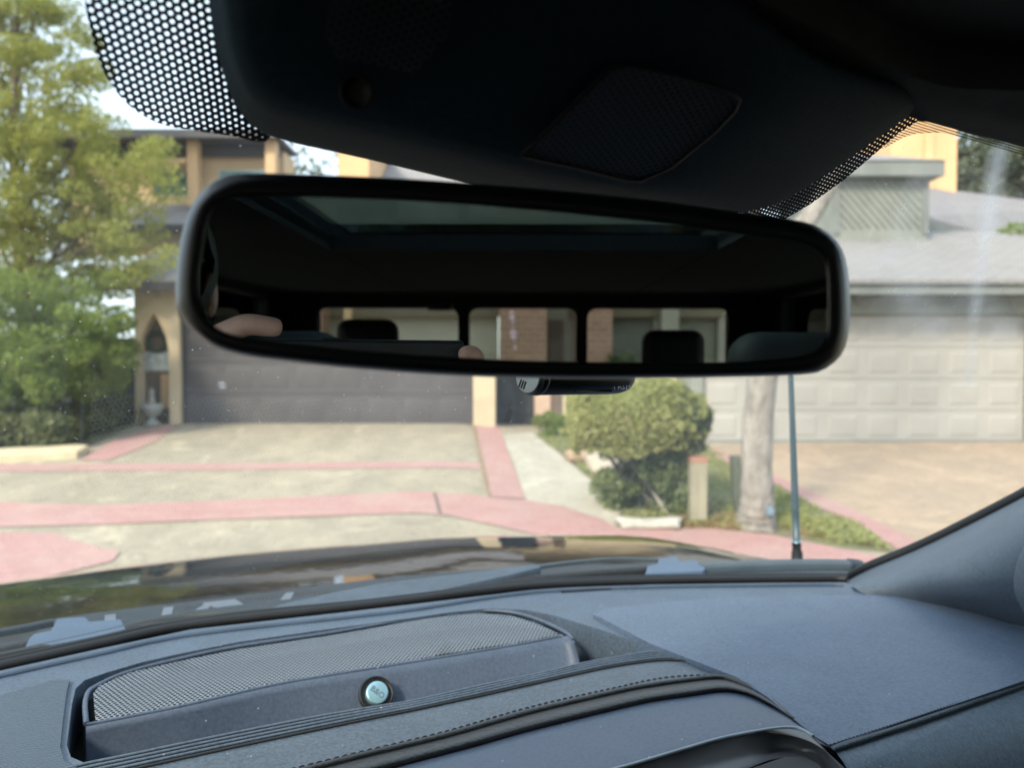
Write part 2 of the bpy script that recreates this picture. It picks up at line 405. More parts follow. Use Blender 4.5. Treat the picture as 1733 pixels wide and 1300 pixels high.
ground_sheet('red_paving_band', [(-150, 788), (300, 786), (820, 784), (824, 795), (300, 797), (-150, 800)], M_red, .006)
ground_sheet('red_paving_band', [(803, 716), (838, 713), (862, 772), (890, 846), (832, 843), (820, 786)], M_red, .013)
ground_sheet('red_paving_band', [(278, 720), (306, 719), (258, 751), (183, 781), (132, 781), (194, 746)], M_red, .010)
ground_sheet('red_paving_band', [(1200, 758), (1228, 768), (1311, 806), (1341, 820), (1449, 867), (1560, 922), (1600, 960), (1526, 937), (1449, 888), (1372, 854), (1313, 820), (1240, 790), (1210, 775)], M_red, .013)
M_joint = simple('paving_joint_fill', (.20, .15, .13), (.14, .11, .09), 9, .95)
ground_sheet('paving_joint', [(733, 836), (738, 836), (748, 871), (742, 871)], M_joint, .016)
ground_sheet('paving_joint', [(797, 716), (803, 716), (820, 786), (832, 843), (826, 843), (812, 786)], simple('rust_edging', (.30, .22, .15), (.22, .16, .11), 9, .95), .016)
ground_sheet('paving_joint', [(-100, 868), (180, 889.5), (560, 874.5), (700, 869.5), (700, 871.5), (560, 877), (180, 892), (-100, 872)], M_joint, .004) if False else None
bm = patch([(GP(*q).x, GP(*q).y) for q in [(-300, 787), (0, 784), (130, 777), (150, 766), (130, 764), (0, 771), (-300, 775)]], lambda x, y: Vector((x, y, gz(x, y)+.10)), (.5, .25)); skirt(bm, Vector((0, 0, -.14)))
tag(mk('kerb', bm, simple('kerb_concrete', (.62, .53, .36), (.48, .41, .28), 5, .9), bevel=.015), kind='structure')

# ---- foliage
def leaves(name, cen, size, m, parent=None, nrm=None, flat=.0, aspect=.55):
    """a mesh of small pointed leaves (one quad each) at the given centres"""
    n = len(cen); a = rng.normal(size=(n, 3)); 
    if nrm is not None: a = a*.7+nrm*flat
    a /= np.linalg.norm(a, axis=1)[:, None]
    b = rng.normal(size=(n, 3)); b -= a*(a*b).sum(1)[:, None]; b /= np.linalg.norm(b, axis=1)[:, None]
    c = np.cross(a, b); s = (size*(.6+.8*rng.random(n)))[:, None]
    v = np.empty((n, 4, 3)); v[:, 0] = cen-b*s; v[:, 1] = cen+c*s*aspect; v[:, 2] = cen+b*s+a*s*.15; v[:, 3] = cen-c*s*aspect
    off = Vector((0, 0, 0)); q = parent
    while q is not None: off += Vector(q.location); q = q.parent
    v = v.reshape(-1, 3)-np.array(off)
    me = bpy.data.meshes.new(name); me.vertices.add(4*n); me.vertices.foreach_set('co', v.ravel())
    me.loops.add(4*n); me.loops.foreach_set('vertex_index', np.arange(4*n, dtype=np.int32))
    me.polygons.add(n); me.polygons.foreach_set('loop_start', np.arange(0, 4*n, 4, dtype=np.int32)); me.polygons.foreach_set('loop_total', np.full(n, 4, np.int32))
    me.update(calc_edges=True); me.materials.append(m)
    o = bpy.data.objects.new(name, me); return link(o, parent)
def ball(n, shell=.5):
    d = rng.normal(size=(n, 3)); d /= np.linalg.norm(d, axis=1)[:, None]
    return d, (shell+(1-shell)*rng.random(n)**.5)[:, None]
def clumps(cs, per, shell=.35):
    out = []
    for (x, y, z, rx, ry, r_z) in cs:
        d, r = ball(per, shell); out.append(np.array([x, y, z])+d*r*np.array([rx, ry, r_z]))
    return np.vstack(out)
def tree(name, label, base, h, crown, nper, lsize, lm, bark, group=None, trunk_r=.12, cat='tree', limbs=14, lean=(0, 0)):
    t = thing(name, label, cat, base, group)
    b = Vector(base); bm = bmesh.new()
    pts = [b+Vector((lean[0]*k*k+.05*math.sin(k*9), lean[1]*k*k+.04*math.sin(k*7), h*k)) for k in np.linspace(-.02, .92, 10)]
    tube(bm, pts, [trunk_r*(1.15-k*1.0) for k in np.linspace(0, 1, 10)], 9)
    for c in random.sample(crown, min(limbs, len(crown))):
        e = Vector(c[:3]); k = min(max((e.z-b.z)/h-.18, .12), .85); s = b+Vector((lean[0]*k*k, lean[1]*k*k, h*k))
        md = (s+e)/2+Vector((0, 0, -.05*h*.3)); r = trunk_r*(1-k)*.55
        tube(bm, [s, md, e], [r, r*.6, r*.25], 6)
    mk('trunk', bm, bark, t)
    leaves('crown', clumps(crown, nper), lsize, lm, t); return t
# big tree at the left
def crownset(base, prof, n, rr, yspread=.8):
    cs = []
    for _ in range(n):
        k = random.random(); zi = k*(len(prof)-1); i = int(zi); f = zi-i
        z0, w0 = prof[i]; z1, w1 = prof[min(i+1, len(prof)-1)]; z = z0+(z1-z0)*f; w = w0+(w1-w0)*f
        a = random.random()*2*math.pi; r = w*math.sqrt(random.random())
        s = rr*(.7+.6*random.random())
        cs.append((base[0]+r*math.cos(a), base[1]+r*math.sin(a)*yspread, base[2]+z, s, s, s*.72))
    return cs
tb = P(66, 712, 11.3); tb.z = gz(tb.x, tb.y)
low = crownset(tb, [(.65, 1.2), (1.2, 1.45), (1.8, 1.4), (2.5, 1.15)], 150, .24)
tree('deciduous_tree', 'bushy tree with full green crown in the hedge left of the charcoal garage door', tb, 3.0, low, 260, .032, L_grn, M_bark2, trunk_r=.10)
tb2 = P(38, 712, 12.1); tb2.z = gz(tb2.x, tb2.y)
up = crownset(tb2, [(2.2, 1.5), (3.2, 1.75), (4.0, 1.7), (5.0, 1.5), (6.0, 1.35), (7.2, 1.0), (8.6, .5)], 230, .23)
up += [(P(x, y, 12.0).x+random.uniform(-.12, .12), 12.0+random.uniform(-.6, .6), P(x, y, 12.0).z+random.uniform(-.1, .1), .25, .25, .19) for x in range(-40, 260, 34) for y in range(-60, 500, 30) if x < 60+max(0, y)*.75+random.uniform(-25, 25)]
up += [(P(x, y, 11.6).x, 11.6+random.uniform(-.4, .4), P(x, y, 11.6).z, .30, .3, .2) for x, y in [(235, 300), (262, 285), (280, 255), (290, 300), (215, 350), (245, 340), (200, 290), (270, 320), (255, 265), (200, 440), (235, 450), (275, 430), (300, 440), (215, 470), (180, 410), (225, 400)]]
tree('deciduous_tree', 'tall loose tree with yellowish upper crown rising against the sky at the left edge', tb2, 7.6, up, 210, .031, L_yel, M_bark2, trunk_r=.13, limbs=40)
# hedge strip under it
cs = []
for _ in range(300):
    x = random.uniform(-150, 212); q = GP(x, 772 if x < 95 else 772-(x-95)*.44)
    yy = q.y+.28+random.uniform(0, .9); cs.append((q.x*yy/q.y, yy, gz(q.x, yy)+random.uniform(.10, .42), .2, .2, .16))
hb = thing('hedge', 'low clipped dark hedge along the kerb under the trees at the left', 'hedge', (-6, 10.6, .5))
leaves('foliage', clumps(cs, 400, .3), .038, L_hdg, hb)
for c in cs[:24]: bm = bmesh.new(); tube(bm, [(c[0], c[1], gz(c[0], c[1])-.02), (c[0]+.05, c[1], c[2])], .012, 5); mk('stem', bm, M_bark2, hb)
# dark fence behind the trees
fx0, fx1 = P(-260, 650, 13.2).x, P(240, 650, 13.2).x
f = thing('board_fence', 'blue black board fence in the shade behind the trees at the left', 'fence', (fx0, 13.2, .7))
n_ = int((fx1-fx0)/.14)
bx('boards', [(fx0+i*.14, fx0+i*.14+.132, 13.2, 13.225, .60, 2.2) for i in range(n_)], M_gate, f, bevel=.003)
for z in (.95, 1.9): bx('rail', (fx0, fx1-.02, 13.23, 13.27, z, z+.09), M_gate, f)

# ---- left townhouse
WY = 12.5
X = lambda px, Y=WY: (px-866.5)/F*Y
Z = lambda py, Y=WY: H+(615-py)/F*Y
g0 = .70
lh = thing('townhouse', 'tan stucco townhouse with charcoal garage door and timber framed upper storey', 'house', (X(500), WY, g0))
xa, xb, xc, xd = X(228), X(304), X(801), X(838)
al0, al1 = X(235), X(286)
bx('wall', [(xa, al0, WY, WY+.3, g0-.1, 3.0), (al1, xb, WY, WY+.3, g0-.1, 3.0), (al0, al1, WY, WY+.3, 2.62, 3.0),
            (xb, xc, WY, WY+.3, 2.86, 3.0), (xc, xd, WY-.05, WY+.3, g0-.1, 3.0), (xa-.02, xd+.02, WY+.3, WY+.5, 3.0-.3, 3.02)], M_stucco2, lh)
bx('wall', (xa, xa+.2, WY+.31, 18, g0-.1, 3.3), M_stucco, lh)
bx('wall', (xd-.2, xd, WY+.31, 14, g0-.1, 3.3), M_stucco, lh)
# pointed arch recess with door, notice plate
bm = bmesh.new(); ac = (al0+al1)/2; hw = (al1-al0)/2
arc = [(ac-hw, 2.62), (ac-hw, 1.95), (ac-hw*.82, 2.2), (ac-hw*.45, 2.42), (ac, 2.6), (ac+hw*.45, 2.42), (ac+hw*.82, 2.2), (ac+hw, 1.95), (ac+hw, 2.62)]
for seg in (arc[:5]+[(ac, 2.62)], [(ac, 2.62)]+arc[4:]):
    vs = [bm.verts.new((x, WY+.002, z)) for x, z in seg]; f = bm.faces.new(vs)
    r = bmesh.ops.extrude_face_region(bm, geom=[f]); bmesh.ops.translate(bm, verts=[v for v in r['geom'] if isinstance(v, bmesh.types.BMVert)], vec=(0, .28, 0))
bmesh.ops.recalc_face_normals(bm, faces=bm.faces); mk('arch', bm, M_stucco, lh)
dr = bx('door', (al0+.01, al1-.01, WY+.22, WY+.27, g0, 2.6), M_wood, lh, bevel=.004)
bx('notice_plate', (ac-.26, ac+.26, WY+.19, WY+.215, 1.62, 1.95), simple('plate_grey', (.42, .48, .50), (.22, .26, .28), 9, .4), dr)
bm = bmesh.new(); tube(bm, [Vector((ac-.04+.15*math.cos(a), WY+.19, 2.12+.15*math.sin(a))) for a in np.linspace(0, 2*math.pi, 24)], .05, 8, caps=False); mk('wreath', bm, simple('wreath_green', (.05, .07, .05), (.02, .03, .02), 30, .9), dr)
bx('door_panel', (ac+.02, ac+.22, WY+.2, WY+.215, .98, 1.56), M_timber, dr)
bx('roof', [], M_dark, lh) if False else None
def garage(name, x0, x1, y, z0, z1, cols, rows, m, parent, depth=.028):
    bm = bmesh.new(); box(bm, x0, x1, y, y+.05, z0, z1); hh = (z1-z0)/rows; ww = (x1-x0)/cols
    bmesh.ops.recalc_face_normals(bm, faces=bm.faces)
    for r in range(rows):
        box(bm, x0+.002, x1-.002, y-.012, y-.0005, z0+r*hh+.008, z0+(r+1)*hh-.008)
        for c in range(cols):
            a, b, d, e = x0+c*ww+.07*ww/.6+.02, x0+(c+1)*ww-.07*ww/.6-.02, z0+r*hh+.10, z0+(r+1)*hh-.09
            o = [(a, d), (b, d), (b, e), (a, e)]; k = .035
            i = [(a+k, d+k), (b-k, d+k), (b-k, e-k), (a+k, e-k)]
            V = [bm.verts.new((x, y-.0125, z)) for x, z in o]; W_ = [bm.verts.new((x, y-.0125-depth, z)) for x, z in i]
            for s in range(4): bm.faces.new((V[s], V[(s+1) % 4], W_[(s+1) % 4], W_[s]))
            bm.faces.new(W_)
    bmesh.ops.recalc_face_normals(bm, faces=bm.faces)
    return mk(name, bm, m, parent, bevel=.004)
garage('garage_door', xb+.02, xc-.02, WY+.16, g0-.02, 2.86, 8, 4, M_ddoor, lh, .012)
for q in (xb, xc-.018): bx('door_frame', (q, q+.018, WY+.1, WY+.2, g0-.02, 2.86), M_ddoor, lh)
# lower roof: eave, slope, upper storey
def slope(name, x0, x1, y0, z0, y1, z1, m, parent, th=.10):
    bm = bmesh.new(); vs = [bm.verts.new(q) for q in ((x0, y0, z0), (x1, y0, z0), (x1, y1, z1), (x0, y1, z1))]
    f = bm.faces.new(vs); r = bmesh.ops.extrude_face_region(bm, geom=[f])
    bmesh.ops.translate(bm, verts=[v for v in r['geom'] if isinstance(v, bmesh.types.BMVert)], vec=(0, 0, -th)); bmesh.ops.recalc_face_normals(bm, faces=bm.faces)
    return mk(name, bm, m, parent)
slope('roof', xa-.35, xd+.35, WY-.40, 3.07, 14.4, 4.02, M_sh2, lh)
bx('fascia', (xa-.35, xd+.35, WY-.44, WY-.402, 2.93, 3.08), M_dark, lh)
bx('fascia', (X(150, 14.4), X(560, 14.4), 14.35, 14.42, 4.02, 4.22), M_stucco, lh)
slope('roof', X(140, 14.4), X(560, 14.4), 14.1, 4.36, 15.0, 4.95, M_sh2, lh)
bx('fascia', (X(140, 14.1), X(560, 14.1), 14.06, 14.098, 4.22, 4.37), M_dark, lh)
UY = 15.0; ux0, ux1 = X(120, UY), X(484, UY)
Zu = lambda py: Z(py, UY); Xu = lambda px: X(px, UY)
bx('wall', [(ux0, Xu(262), UY, UY+.7, 4.0, 6.0), (Xu(327), ux1, UY, UY+.7, 4.0, Zu(292)), (Xu(262), Xu(327), UY, UY+.7, 4.0, Zu(334)), (Xu(262), Xu(327), UY+.15, UY+.7, Zu(334)+.001, 6.0), (Xu(327), ux1, UY+.001, UY+.7, Zu(292)+.001, 6.0)], M_tanw, lh)
wn = bx('window', (Xu(262)+.005, Xu(327)-.005, UY+.06, UY+.1, Zu(334)+.01, Zu(290)), M_win, lh); bx('pane', (Xu(262)+.03, Xu(327)-.03, UY+.035, UY+.045, Zu(334)+.04, Zu(290)-.03), M_pane, wn)
wn = bx('window', (Xu(375), Xu(455), UY-.03, UY-.005, Zu(335), Zu(291)), M_win, lh); bx('pane', (Xu(378), Xu(452), UY-.045, UY-.036, Zu(333), Zu(293)), M_pane, wn)
for px in (347, 474):
    bx('timber_post', (Xu(px)-.10, Xu(px)+.10, UY-.5, UY-.28, 4.8, Zu(249)), M_timber, lh, bevel=.01)
bx('timber_beam', (Xu(262), Xu(336), UY-.45, UY-.3, Zu(289), Zu(280)), M_timber, lh, bevel=.01)
bx('fascia', (ux0-.6, Xu(490), UY-.75, UY-.65, Zu(254), Zu(241)), simple('grey_fascia', (.16, .15, .15), None, 3, .8), lh)
bx('soffit', (ux0-.6, Xu(490), UY-.64, UY+.7, Zu(254)+.02, Zu(246)), M_dark, lh)
bx('soffit', (ux0-.3, Xu(480), UY-.2, UY-.05, Zu(270), Zu(254)), M_dark, lh)
# planter urn at the door
M_urn = simple('urn_stone', (.36, .37, .35), (.25, .26, .25), 20, .9)
ur = thing('plant_urn', 'pale stone urn standing at the foot of the pointed arch doorway', 'urn', (X(262), WY-.12, gz(-6, WY-.12)))
def lathe(bm, prof, c, n=20, sx=1.0):
    rings = [[bm.verts.new((c[0]+r*math.cos(k*2*math.pi/n), c[1]+r*math.sin(k*2*math.pi/n), c[2]+z)) for k in range(n)] for r, z in prof]
    for a, b in zip(rings[:-1], rings[1:]):
        for k in range(n):
            f = bm.faces.new((a[k], a[(k+1) % n], b[(k+1) % n], b[k])); f.smooth = True
    bm.faces.new(rings[0][::-1]); bm.faces.new(rings[-1])
bm = bmesh.new(); c = tuple(ur.location); lathe(bm, [(.13, 0), (.13, .05), (.06, .09), (.06, .14), (.13, .19), (.17, .28), (.18, .36), (.15, .365), (.14, .33)], c); mk('bowl', bm, M_urn, ur)
bm = bmesh.new(); lathe(bm, [(.06, .30), (.055, .42), (.03, .50), (.045, .56), (.02, .62)], c, 12); mk('finial', bm, M_urn, ur)

# ---- gate, brick pier, wall between the houses
gp = GP(870, 733); gy = 13.3
g = thing('garden_gate', 'tall black boarded gate at the top of the pale front walk', 'gate', (X(870, gy), gy, .62))
x0, x1 = X(836, gy), X(904, gy)
nb = 6; bw = (x1-x0)/nb
bx('boards', [(x0+i*bw, x0+i*bw+bw-.004, gy, gy+.03, .62, 2.9) for i in range(nb)]+[(x0, x1-.01, gy+.0301, gy+.045, .63, 2.88)], M_gate, g, bevel=.003)
for z in (.85, 1.7, 2.6): bx('rail', (x0, x1-.02, gy-.03, gy-.001, z, z+.1), M_gate, g, bevel=.003)
p = thing('brick_pier', 'peach brick pier on the right side of the black garden gate', 'pier', (X(917, gy), gy, .6))
bx('shaft', (X(904.5, gy), X(931, gy), gy-.05, gy+.3, .55, 2.6), M_brick2, p); bx('cap', (X(904.5, gy)-.03, X(931, gy)+.03, gy-.08, gy+.33, 2.6, 2.68), M_conc2, p, bevel=.008)
p = thing('wooden_post', 'weathered brown post between the peach brick pier and the cream wall', 'post', (X(941, gy), gy, .6))
bx('shaft', (X(932, gy), X(950, gy), gy-.04, gy+.1, .55, 2.7), M_wood, p, bevel=.008); bx('cap', (X(932, gy)-.02, X(950, gy)+.02, gy-.06, gy+.12, 2.7, 2.75), M_wood, p, bevel=.008)
p = thing('garden_wall', 'cream rendered wall partly hidden by the round olive shrub', 'wall', (X(1070, gy), gy, .6))
bx('face', (X(951, gy), X(1180, gy), gy, gy+.2, .45, 2.6), M_stucco2, p); bx('coping', (X(951, gy), X(1180, gy), gy-.03, gy+.23, 2.6, 2.67), M_conc2, p, bevel=.008)

# ---- right house
RY = 12.25; Zr = lambda py, Y=RY: H+(615-py)/F*Y; r0 = .44
rh = thing('garage_house', 'low house with wide beige panelled garage door and grey shingle roof', 'house', (X(1460, RY), RY, r0))
dx0, dx1 = X(1190, RY), X(1742, RY)
bx('wall', [(X(1168, RY), dx0, RY, RY+.3, r0-.1, 2.75), (dx1, dx1+2.2, RY, RY+.3, r0-.1, 2.75), (dx0, dx1, RY, RY+.3, Zr(533), 2.75)], M_green, rh)
bx('wall', [(X(1168, RY), X(1168, RY)+.2, RY+.31, 18, .3, 3.2)], M_green, rh)
garage('garage_door', dx0+.01, dx1-.01, RY+.12, r0-.005, Zr(533), 8, 4, M_gdoor, rh, .024)
bx('threshold', (dx0, dx1, RY+.02, RY+.12, r0-.02, r0+.03), M_gtrim, rh)
bx('header_beam', (X(1168, RY)-.1, dx1+2.3, RY-.06, RY-.001, Zr(531), Zr(502)), M_green, rh, bevel=.01)
bx('soffit', (X(1168, RY)-.4, dx1+2.4, RY-.50, RY+.2, Zr(500), Zr(497)), M_dark, rh)
bx('fascia', (X(1168, RY)-.45, dx1+2.5, RY-.56, RY-.502, Zr(500, 11.7)+.01, Zr(478, 11.7)), M_gtrim, rh, bevel=.01)
bx('fascia', (X(1168, RY)-.47, dx1+2.5, RY-.60, RY-.562, Zr(484, 11.7), Zr(475, 11.7)), simple('dark_grey_trim', (.12, .13, .125), None, 3, .7), rh, bevel=.005)
slope('roof', X(1168, RY)-.5, dx1+3.0, RY-.62, Zr(474, 11.65), 15.6, Zr(392, 15.6), M_sh, rh, .06)
cc = (X(1455, RY), RY-.06, Zr(506)); bm = bmesh.new()
vl = bmesh.new(); lathe(vl, [(.05, 0), (.14, 0), (.15, .03), (.12, .06), (.04, .07)], (0, 0, 0), 20); bmesh.ops.rotate(vl, verts=vl.verts, matrix=Matrix.Rotation(math.pi/2, 3, 'X')); bmesh.ops.translate(vl, verts=vl.verts, vec=cc)
bm.free(); mk('round_lamp', vl, M_gtrim, rh)
# dormer with diagonal boards
DY = 14.6; Xd = lambda px: X(px, DY); Zd = lambda py: H+(615-py)/F*DY
d0, d1, e0, e1 = Xd(1408), Xd(1566), Zd(398), Zd(303)
dm = bx('dormer', (d0, d1, DY, DY+3, e0-.3, e1), M_green, rh)
bm = bmesh.new(); wdt, hgt = d1-d0, e1-e0
for i in range(-9, 16):
    s = i*.16; a = Vector((d0+s, DY-.012, e1)); dirv = Vector((.66, 0, -.75))
    ts = [t for t in np.linspace(0, 2.0, 60) if d0+.12 <= a.x+dirv.x*t <= d1-.14 and e0+.1 <= e1+dirv.z*t <= e1-.02]
    if len(ts) > 1:
        q0, q1 = a+dirv*ts[0], a+dirv*ts[-1]; w_ = Vector((.75, 0, .66))*.012
        for (m0, m1) in ((q0, q1),):
            V = [bm.verts.new(v) for v in (m0-w_, m0+w_, m1+w_, m1-w_)]; W_ = [bm.verts.new(v+Vector((0, -.02, 0))) for v in (m0-w_, m0+w_, m1+w_, m1-w_)]
            bm.faces.new(W_)
            for k in range(4): bm.faces.new((V[k], V[(k+1) % 4], W_[(k+1) % 4], W_[k]))
bmesh.ops.recalc_face_normals(bm, faces=bm.faces); mk('batten', bm, M_gtrim, dm)
for q in (d0-.01, d1-.11): bx('corner_board', (q, q+.12, DY-.03, DY-.001, e0, e1), M_gtrim, dm)
bx('fascia', (d0-.25, d1+.18, DY-.25, DY+3.1, e1-.02, Zd(281)), M_gtrim, dm, bevel=.01)
bm = bmesh.new(); zt = Zd(281)
V = [bm.verts.new(q) for q in ((d0-.28, DY-.28, zt+.01), (d1+.2, DY-.28, zt+.01), (d1+.2, DY+3.2, zt+.01), (d0-.28, DY+3.2, zt+.01), (d0+.9, DY+1.4, zt+.62), (d0+.9, DY+1.7, zt+.62))]
for f in ((0, 1, 4), (1, 2, 5, 4), (2, 3, 5), (3, 0, 4, 5), (3, 2, 1, 0)): bm.faces.new([V[i] for i in f])
bmesh.ops.recalc_face_normals(bm, faces=bm.faces); mk('roof', bm, M_sh, dm)

# ochre tower house behind, grey roofed house at the right
TY = 21.; t_ = thing('ochre_tower_house', 'tall ochre stucco block rising behind the diagonal boarded dormer', 'house', (X(1560, TY), TY, 0))
bx('wall', (X(1503, TY), X(1614, TY), TY, TY+4, 0, 9.6), M_orange, t_, bevel=.02)
bx('roof', (X(1495, TY), X(1622, TY), TY-.2, TY+4.2, 9.6, 9.8), M_dark, t_)
bx('pilaster', (X(1503, TY)+.9, X(1503, TY)+1.15, TY-.12, TY-.001, 5.6, 9.6), M_orange, t_, bevel=.02)
hr = thing('grey_roof_house', 'house behind with a long dull violet grey roof and ochre wall under its gutter', 'house', (X(1700, 17), 17, 0))
A_, B_ = P(1566, 366, 16), P(1850, 446, 19); Cc, D_ = P(1850, 352, 24), P(1570, 316, 21)
bm = bmesh.new(); V = [bm.verts.new(q) for q in (A_, B_, Cc, D_)]; f = bm.faces.new(V); r = bmesh.ops.extrude_face_region(bm, geom=[f])
bmesh.ops.translate(bm, verts=[v for v in r['geom'] if isinstance(v, bmesh.types.BMVert)], vec=(0, 0, -.08)); bmesh.ops.recalc_face_normals(bm, faces=bm.faces); mk('roof', bm, M_sh2, hr)
def strip(name, a, b, z0, z1, m, par, off=.0, th=.1):
    bm = bmesh.new(); nn = Vector((0, -1, 0)); V = []
    for q in (a, b):
        for dy in (-off, -off+th):
            for z in (z0, z1): V.append(bm.verts.new(q+Vector((0, dy, z))))
    for f in ((0, 1, 5, 4), (2, 3, 7, 6), (0, 1, 3, 2), (4, 5, 7, 6), (1, 3, 7, 5), (0, 2, 6, 4)): bm.faces.new([V[i] for i in f])
    bmesh.ops.recalc_face_normals(bm, faces=bm.faces); return mk(name, bm, m, par)
strip('gutter', A_, B_, -.34, -.085, M_gtrim, hr, .06)
strip('wall', A_, B_, -2.9, -.345, M_orange, hr, -.15, 2.5)
# white/pale upper structure seen between dormer and branch, small buildings visible in the gap above the mirror
t2 = thing('ochre_chimney_house', 'ochre house wall and grey roof showing in the gap above the mirror', 'house', (X(640, 19), 19, 0))
bx('wall', (X(574, 19), X(626, 19), 19, 23, 0, 7.6), M_orange, t2)
bx('cap', (X(570, 19), X(630, 19), 18.9, 23.1, 7.6, 7.75), M_dark, t2)
slope('roof', X(626.5, 19), X(1150, 19), 18.2, 5.2, 22.5, 8.0, M_sh, t2)
bx('wall', (X(630, 19), X(1140, 19), 19.5, 24, 0, 5.4), M_stucco, t2)
# far trees
far = [(1660, 300, 27, 3.0), (1740, 290, 26, 3.0), (1630, 300, 30, 2.4), (1800, 320, 24, 2.6)]
for i, (px, py, Y, r) in enumerate(far):
    c = P(px, py, Y); b = Vector((c.x, c.y, .3))
    cs = [(c.x+random.uniform(-r, r)*.9, Y+random.uniform(-r, r)*.6, c.z+random.uniform(-r, r)*.45, .8, .8, .6) for _ in range(15)]
    tree('evergreen_tree', ['dark tree just right of the tall ochre block', 'dark loose crown at the far right edge above the violet grey roof', 'distant dark tree half hidden behind the ochre block', 'dark tree cut by the right edge of the photo'][i], b, c.z, cs, 320, .12, L_far, M_bark2, 'dark trees behind the right roofs', .2)
c = P(1738, 425, 15.2)
sh = thing('roof_shrub', 'green tree top poking above the grey roof at the right edge', 'tree', (c.x, c.y, 1))
leaves('crown', clumps([(c.x+random.uniform(-.2, .8), c.y+random.uniform(-.2, .3), c.z+random.uniform(-.4, .35), .4, .4, .3) for _ in range(7)], 420), .05, L_grn, sh)
bm = bmesh.new(); tube(bm, [(c.x+.3, c.y, .4), (c.x+.35, c.y, 2.5), (c.x+.3, c.y, c.z)], [.08, .06, .02], 8); mk('trunk', bm, M_bark2, sh)
c = P(525, 262, 24)
cs = [(c.x+random.uniform(-1.8, 1.4), 24+random.uniform(-1, 1), c.z+random.uniform(-1.6, .6), .6, .6, .5) for _ in range(12)]
tree('bare_tree', 'thin crowned tree against the sky between the tan house and the ochre wall', Vector((c.x, c.y, .3)), c.z, cs, 45, .09, L_far, M_bark2, None, .14, limbs=12)
# ---- round olive shrub
sb = GP(1100, 866); sY = sb.y; sx = lambda px: X(px, sY); sz = lambda py: H+(615-py)/F*sY
s = thing('topiary_shrub', 'large olive green shrub clipped into a rounded mushroom top', 'shrub', (sb.x, sb.y, sb.z))
cx, rx_ = sx(1083), (sx(1207)-sx(960))/2; zt, zb = sz(640), sz(775); cz = (zt+zb)/2
d, r = ball(30000, .86); d[:, 2] = np.where(d[:, 2] < -.45, -.45-.25*rng.random(len(d)), d[:, 2])
hx = np.sign(d[:, 0])*np.abs(d[:, 0])**.86
pts = np.stack([cx+hx*r[:, 0]*rx_, sb.y+.15+np.sign(d[:, 1])*np.abs(d[:, 1])**.8*r[:, 0]*rx_*.9, cz-.02+np.sign(d[:, 2])*np.abs(d[:, 2])**.92*r[:, 0]*(zt-zb)*.52], 1)
wob = .03*np.sin(pts[:, 0]*7)*np.cos(pts[:, 2]*8+pts[:, 1]*3); pts[:, 2] += wob*2
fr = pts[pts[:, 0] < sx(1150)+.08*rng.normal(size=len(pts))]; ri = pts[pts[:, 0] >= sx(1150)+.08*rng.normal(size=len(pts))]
sp_c = []
for _ in range(150):
    q_ = pts[random.randrange(len(pts))]; cc_ = np.array([cx, sb.y+.15, cz]); o_ = q_+(q_-cc_)*random.uniform(.0, .09); sp_c.append((*o_, .05, .05, .055))
stray = clumps(sp_c, 34, .1); fr = np.vstack([fr, stray])
leaves('foliage', fr, .021, L_bush, s); leaves('foliage', ri, .022, L_bdrk, s)['label'] = 'darker foliage on the right side of the shrub'
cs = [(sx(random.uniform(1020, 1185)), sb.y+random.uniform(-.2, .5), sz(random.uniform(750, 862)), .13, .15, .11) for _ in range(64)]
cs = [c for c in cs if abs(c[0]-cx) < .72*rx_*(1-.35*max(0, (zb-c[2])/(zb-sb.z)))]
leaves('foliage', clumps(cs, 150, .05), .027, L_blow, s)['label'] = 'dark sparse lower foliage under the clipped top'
for _ in range(16):
    bm = bmesh.new(); a = Vector((sx(random.uniform(1050, 1140)), sb.y+random.uniform(-.1, .3), sb.z-.03)); e = Vector((cx+random.uniform(-.7, .7), sb.y+random.uniform(-.1, .5), cz))
    tube(bm, [a, (a+e)/2+Vector((random.uniform(-.1, .1), 0, -.1)), e], [.022, .016, .01], 6); mk('stem', bm, M_bark, s)
# low plants by the gate
c = P(935, 725, 12.6); lp = thing('low_shrub', 'small bright green plants beside the walk below the brick pier', 'shrub', (c.x, c.y, .66))
leaves('foliage', clumps([(X(px, 12.2), 12.2+random.uniform(-.4, .3), Z(py, 12.2), .14, .2, .12) for px, py in [(915, 715), (930, 708), (945, 712), (935, 728), (950, 735), (925, 735), (958, 750), (945, 720), (955, 715), (965, 735), (940, 740)]], 500), .022, L_grn, lp)
for px in (925, 940, 955): bm = bmesh.new(); tube(bm, [(X(px, 12.2), 12.2, gz(1, 12.2)-.02), (X(px, 12.2), 12.2, Z(720, 12.2))], .01, 5); mk('stem', bm, M_bark2, lp)
# ground cover leaves in the bed and grass
def scatter(name, poly, dens, size, m, hmax, label=None):
    P2 = [(GP(*q).x, GP(*q).y) for q in poly]; xs_ = [p[0] for p in P2]; ys_ = [p[1] for p in P2]; out = []
    while len(out) < dens:
        x, y = random.uniform(min(xs_), max(xs_)), random.uniform(min(ys_), max(ys_)); ins = False; j = len(P2)-1
        for i in range(len(P2)):
            if (P2[i][1] > y) != (P2[j][1] > y) and x < (P2[j][0]-P2[i][0])*(y-P2[i][1])/(P2[j][1]-P2[i][1])+P2[i][0]: ins = not ins
            j = i
        if ins and math.sin(x*5.1+1)*math.sin(y*4.3)+random.random() > .1: out.append((x, y, gz(x, y)+.012+random.random()*hmax))
    return tag(leaves(name, np.array(out), size, m), label, kind='stuff')
bed = [(905, 738), (1000, 748), (1197, 760), (1250, 785), (1311, 822), (1372, 858), (1449, 891), (1510, 934), (1420, 920), (1300, 900), (1150, 892), (1055, 885), (1055, 865), (1003, 813), (948, 768)]
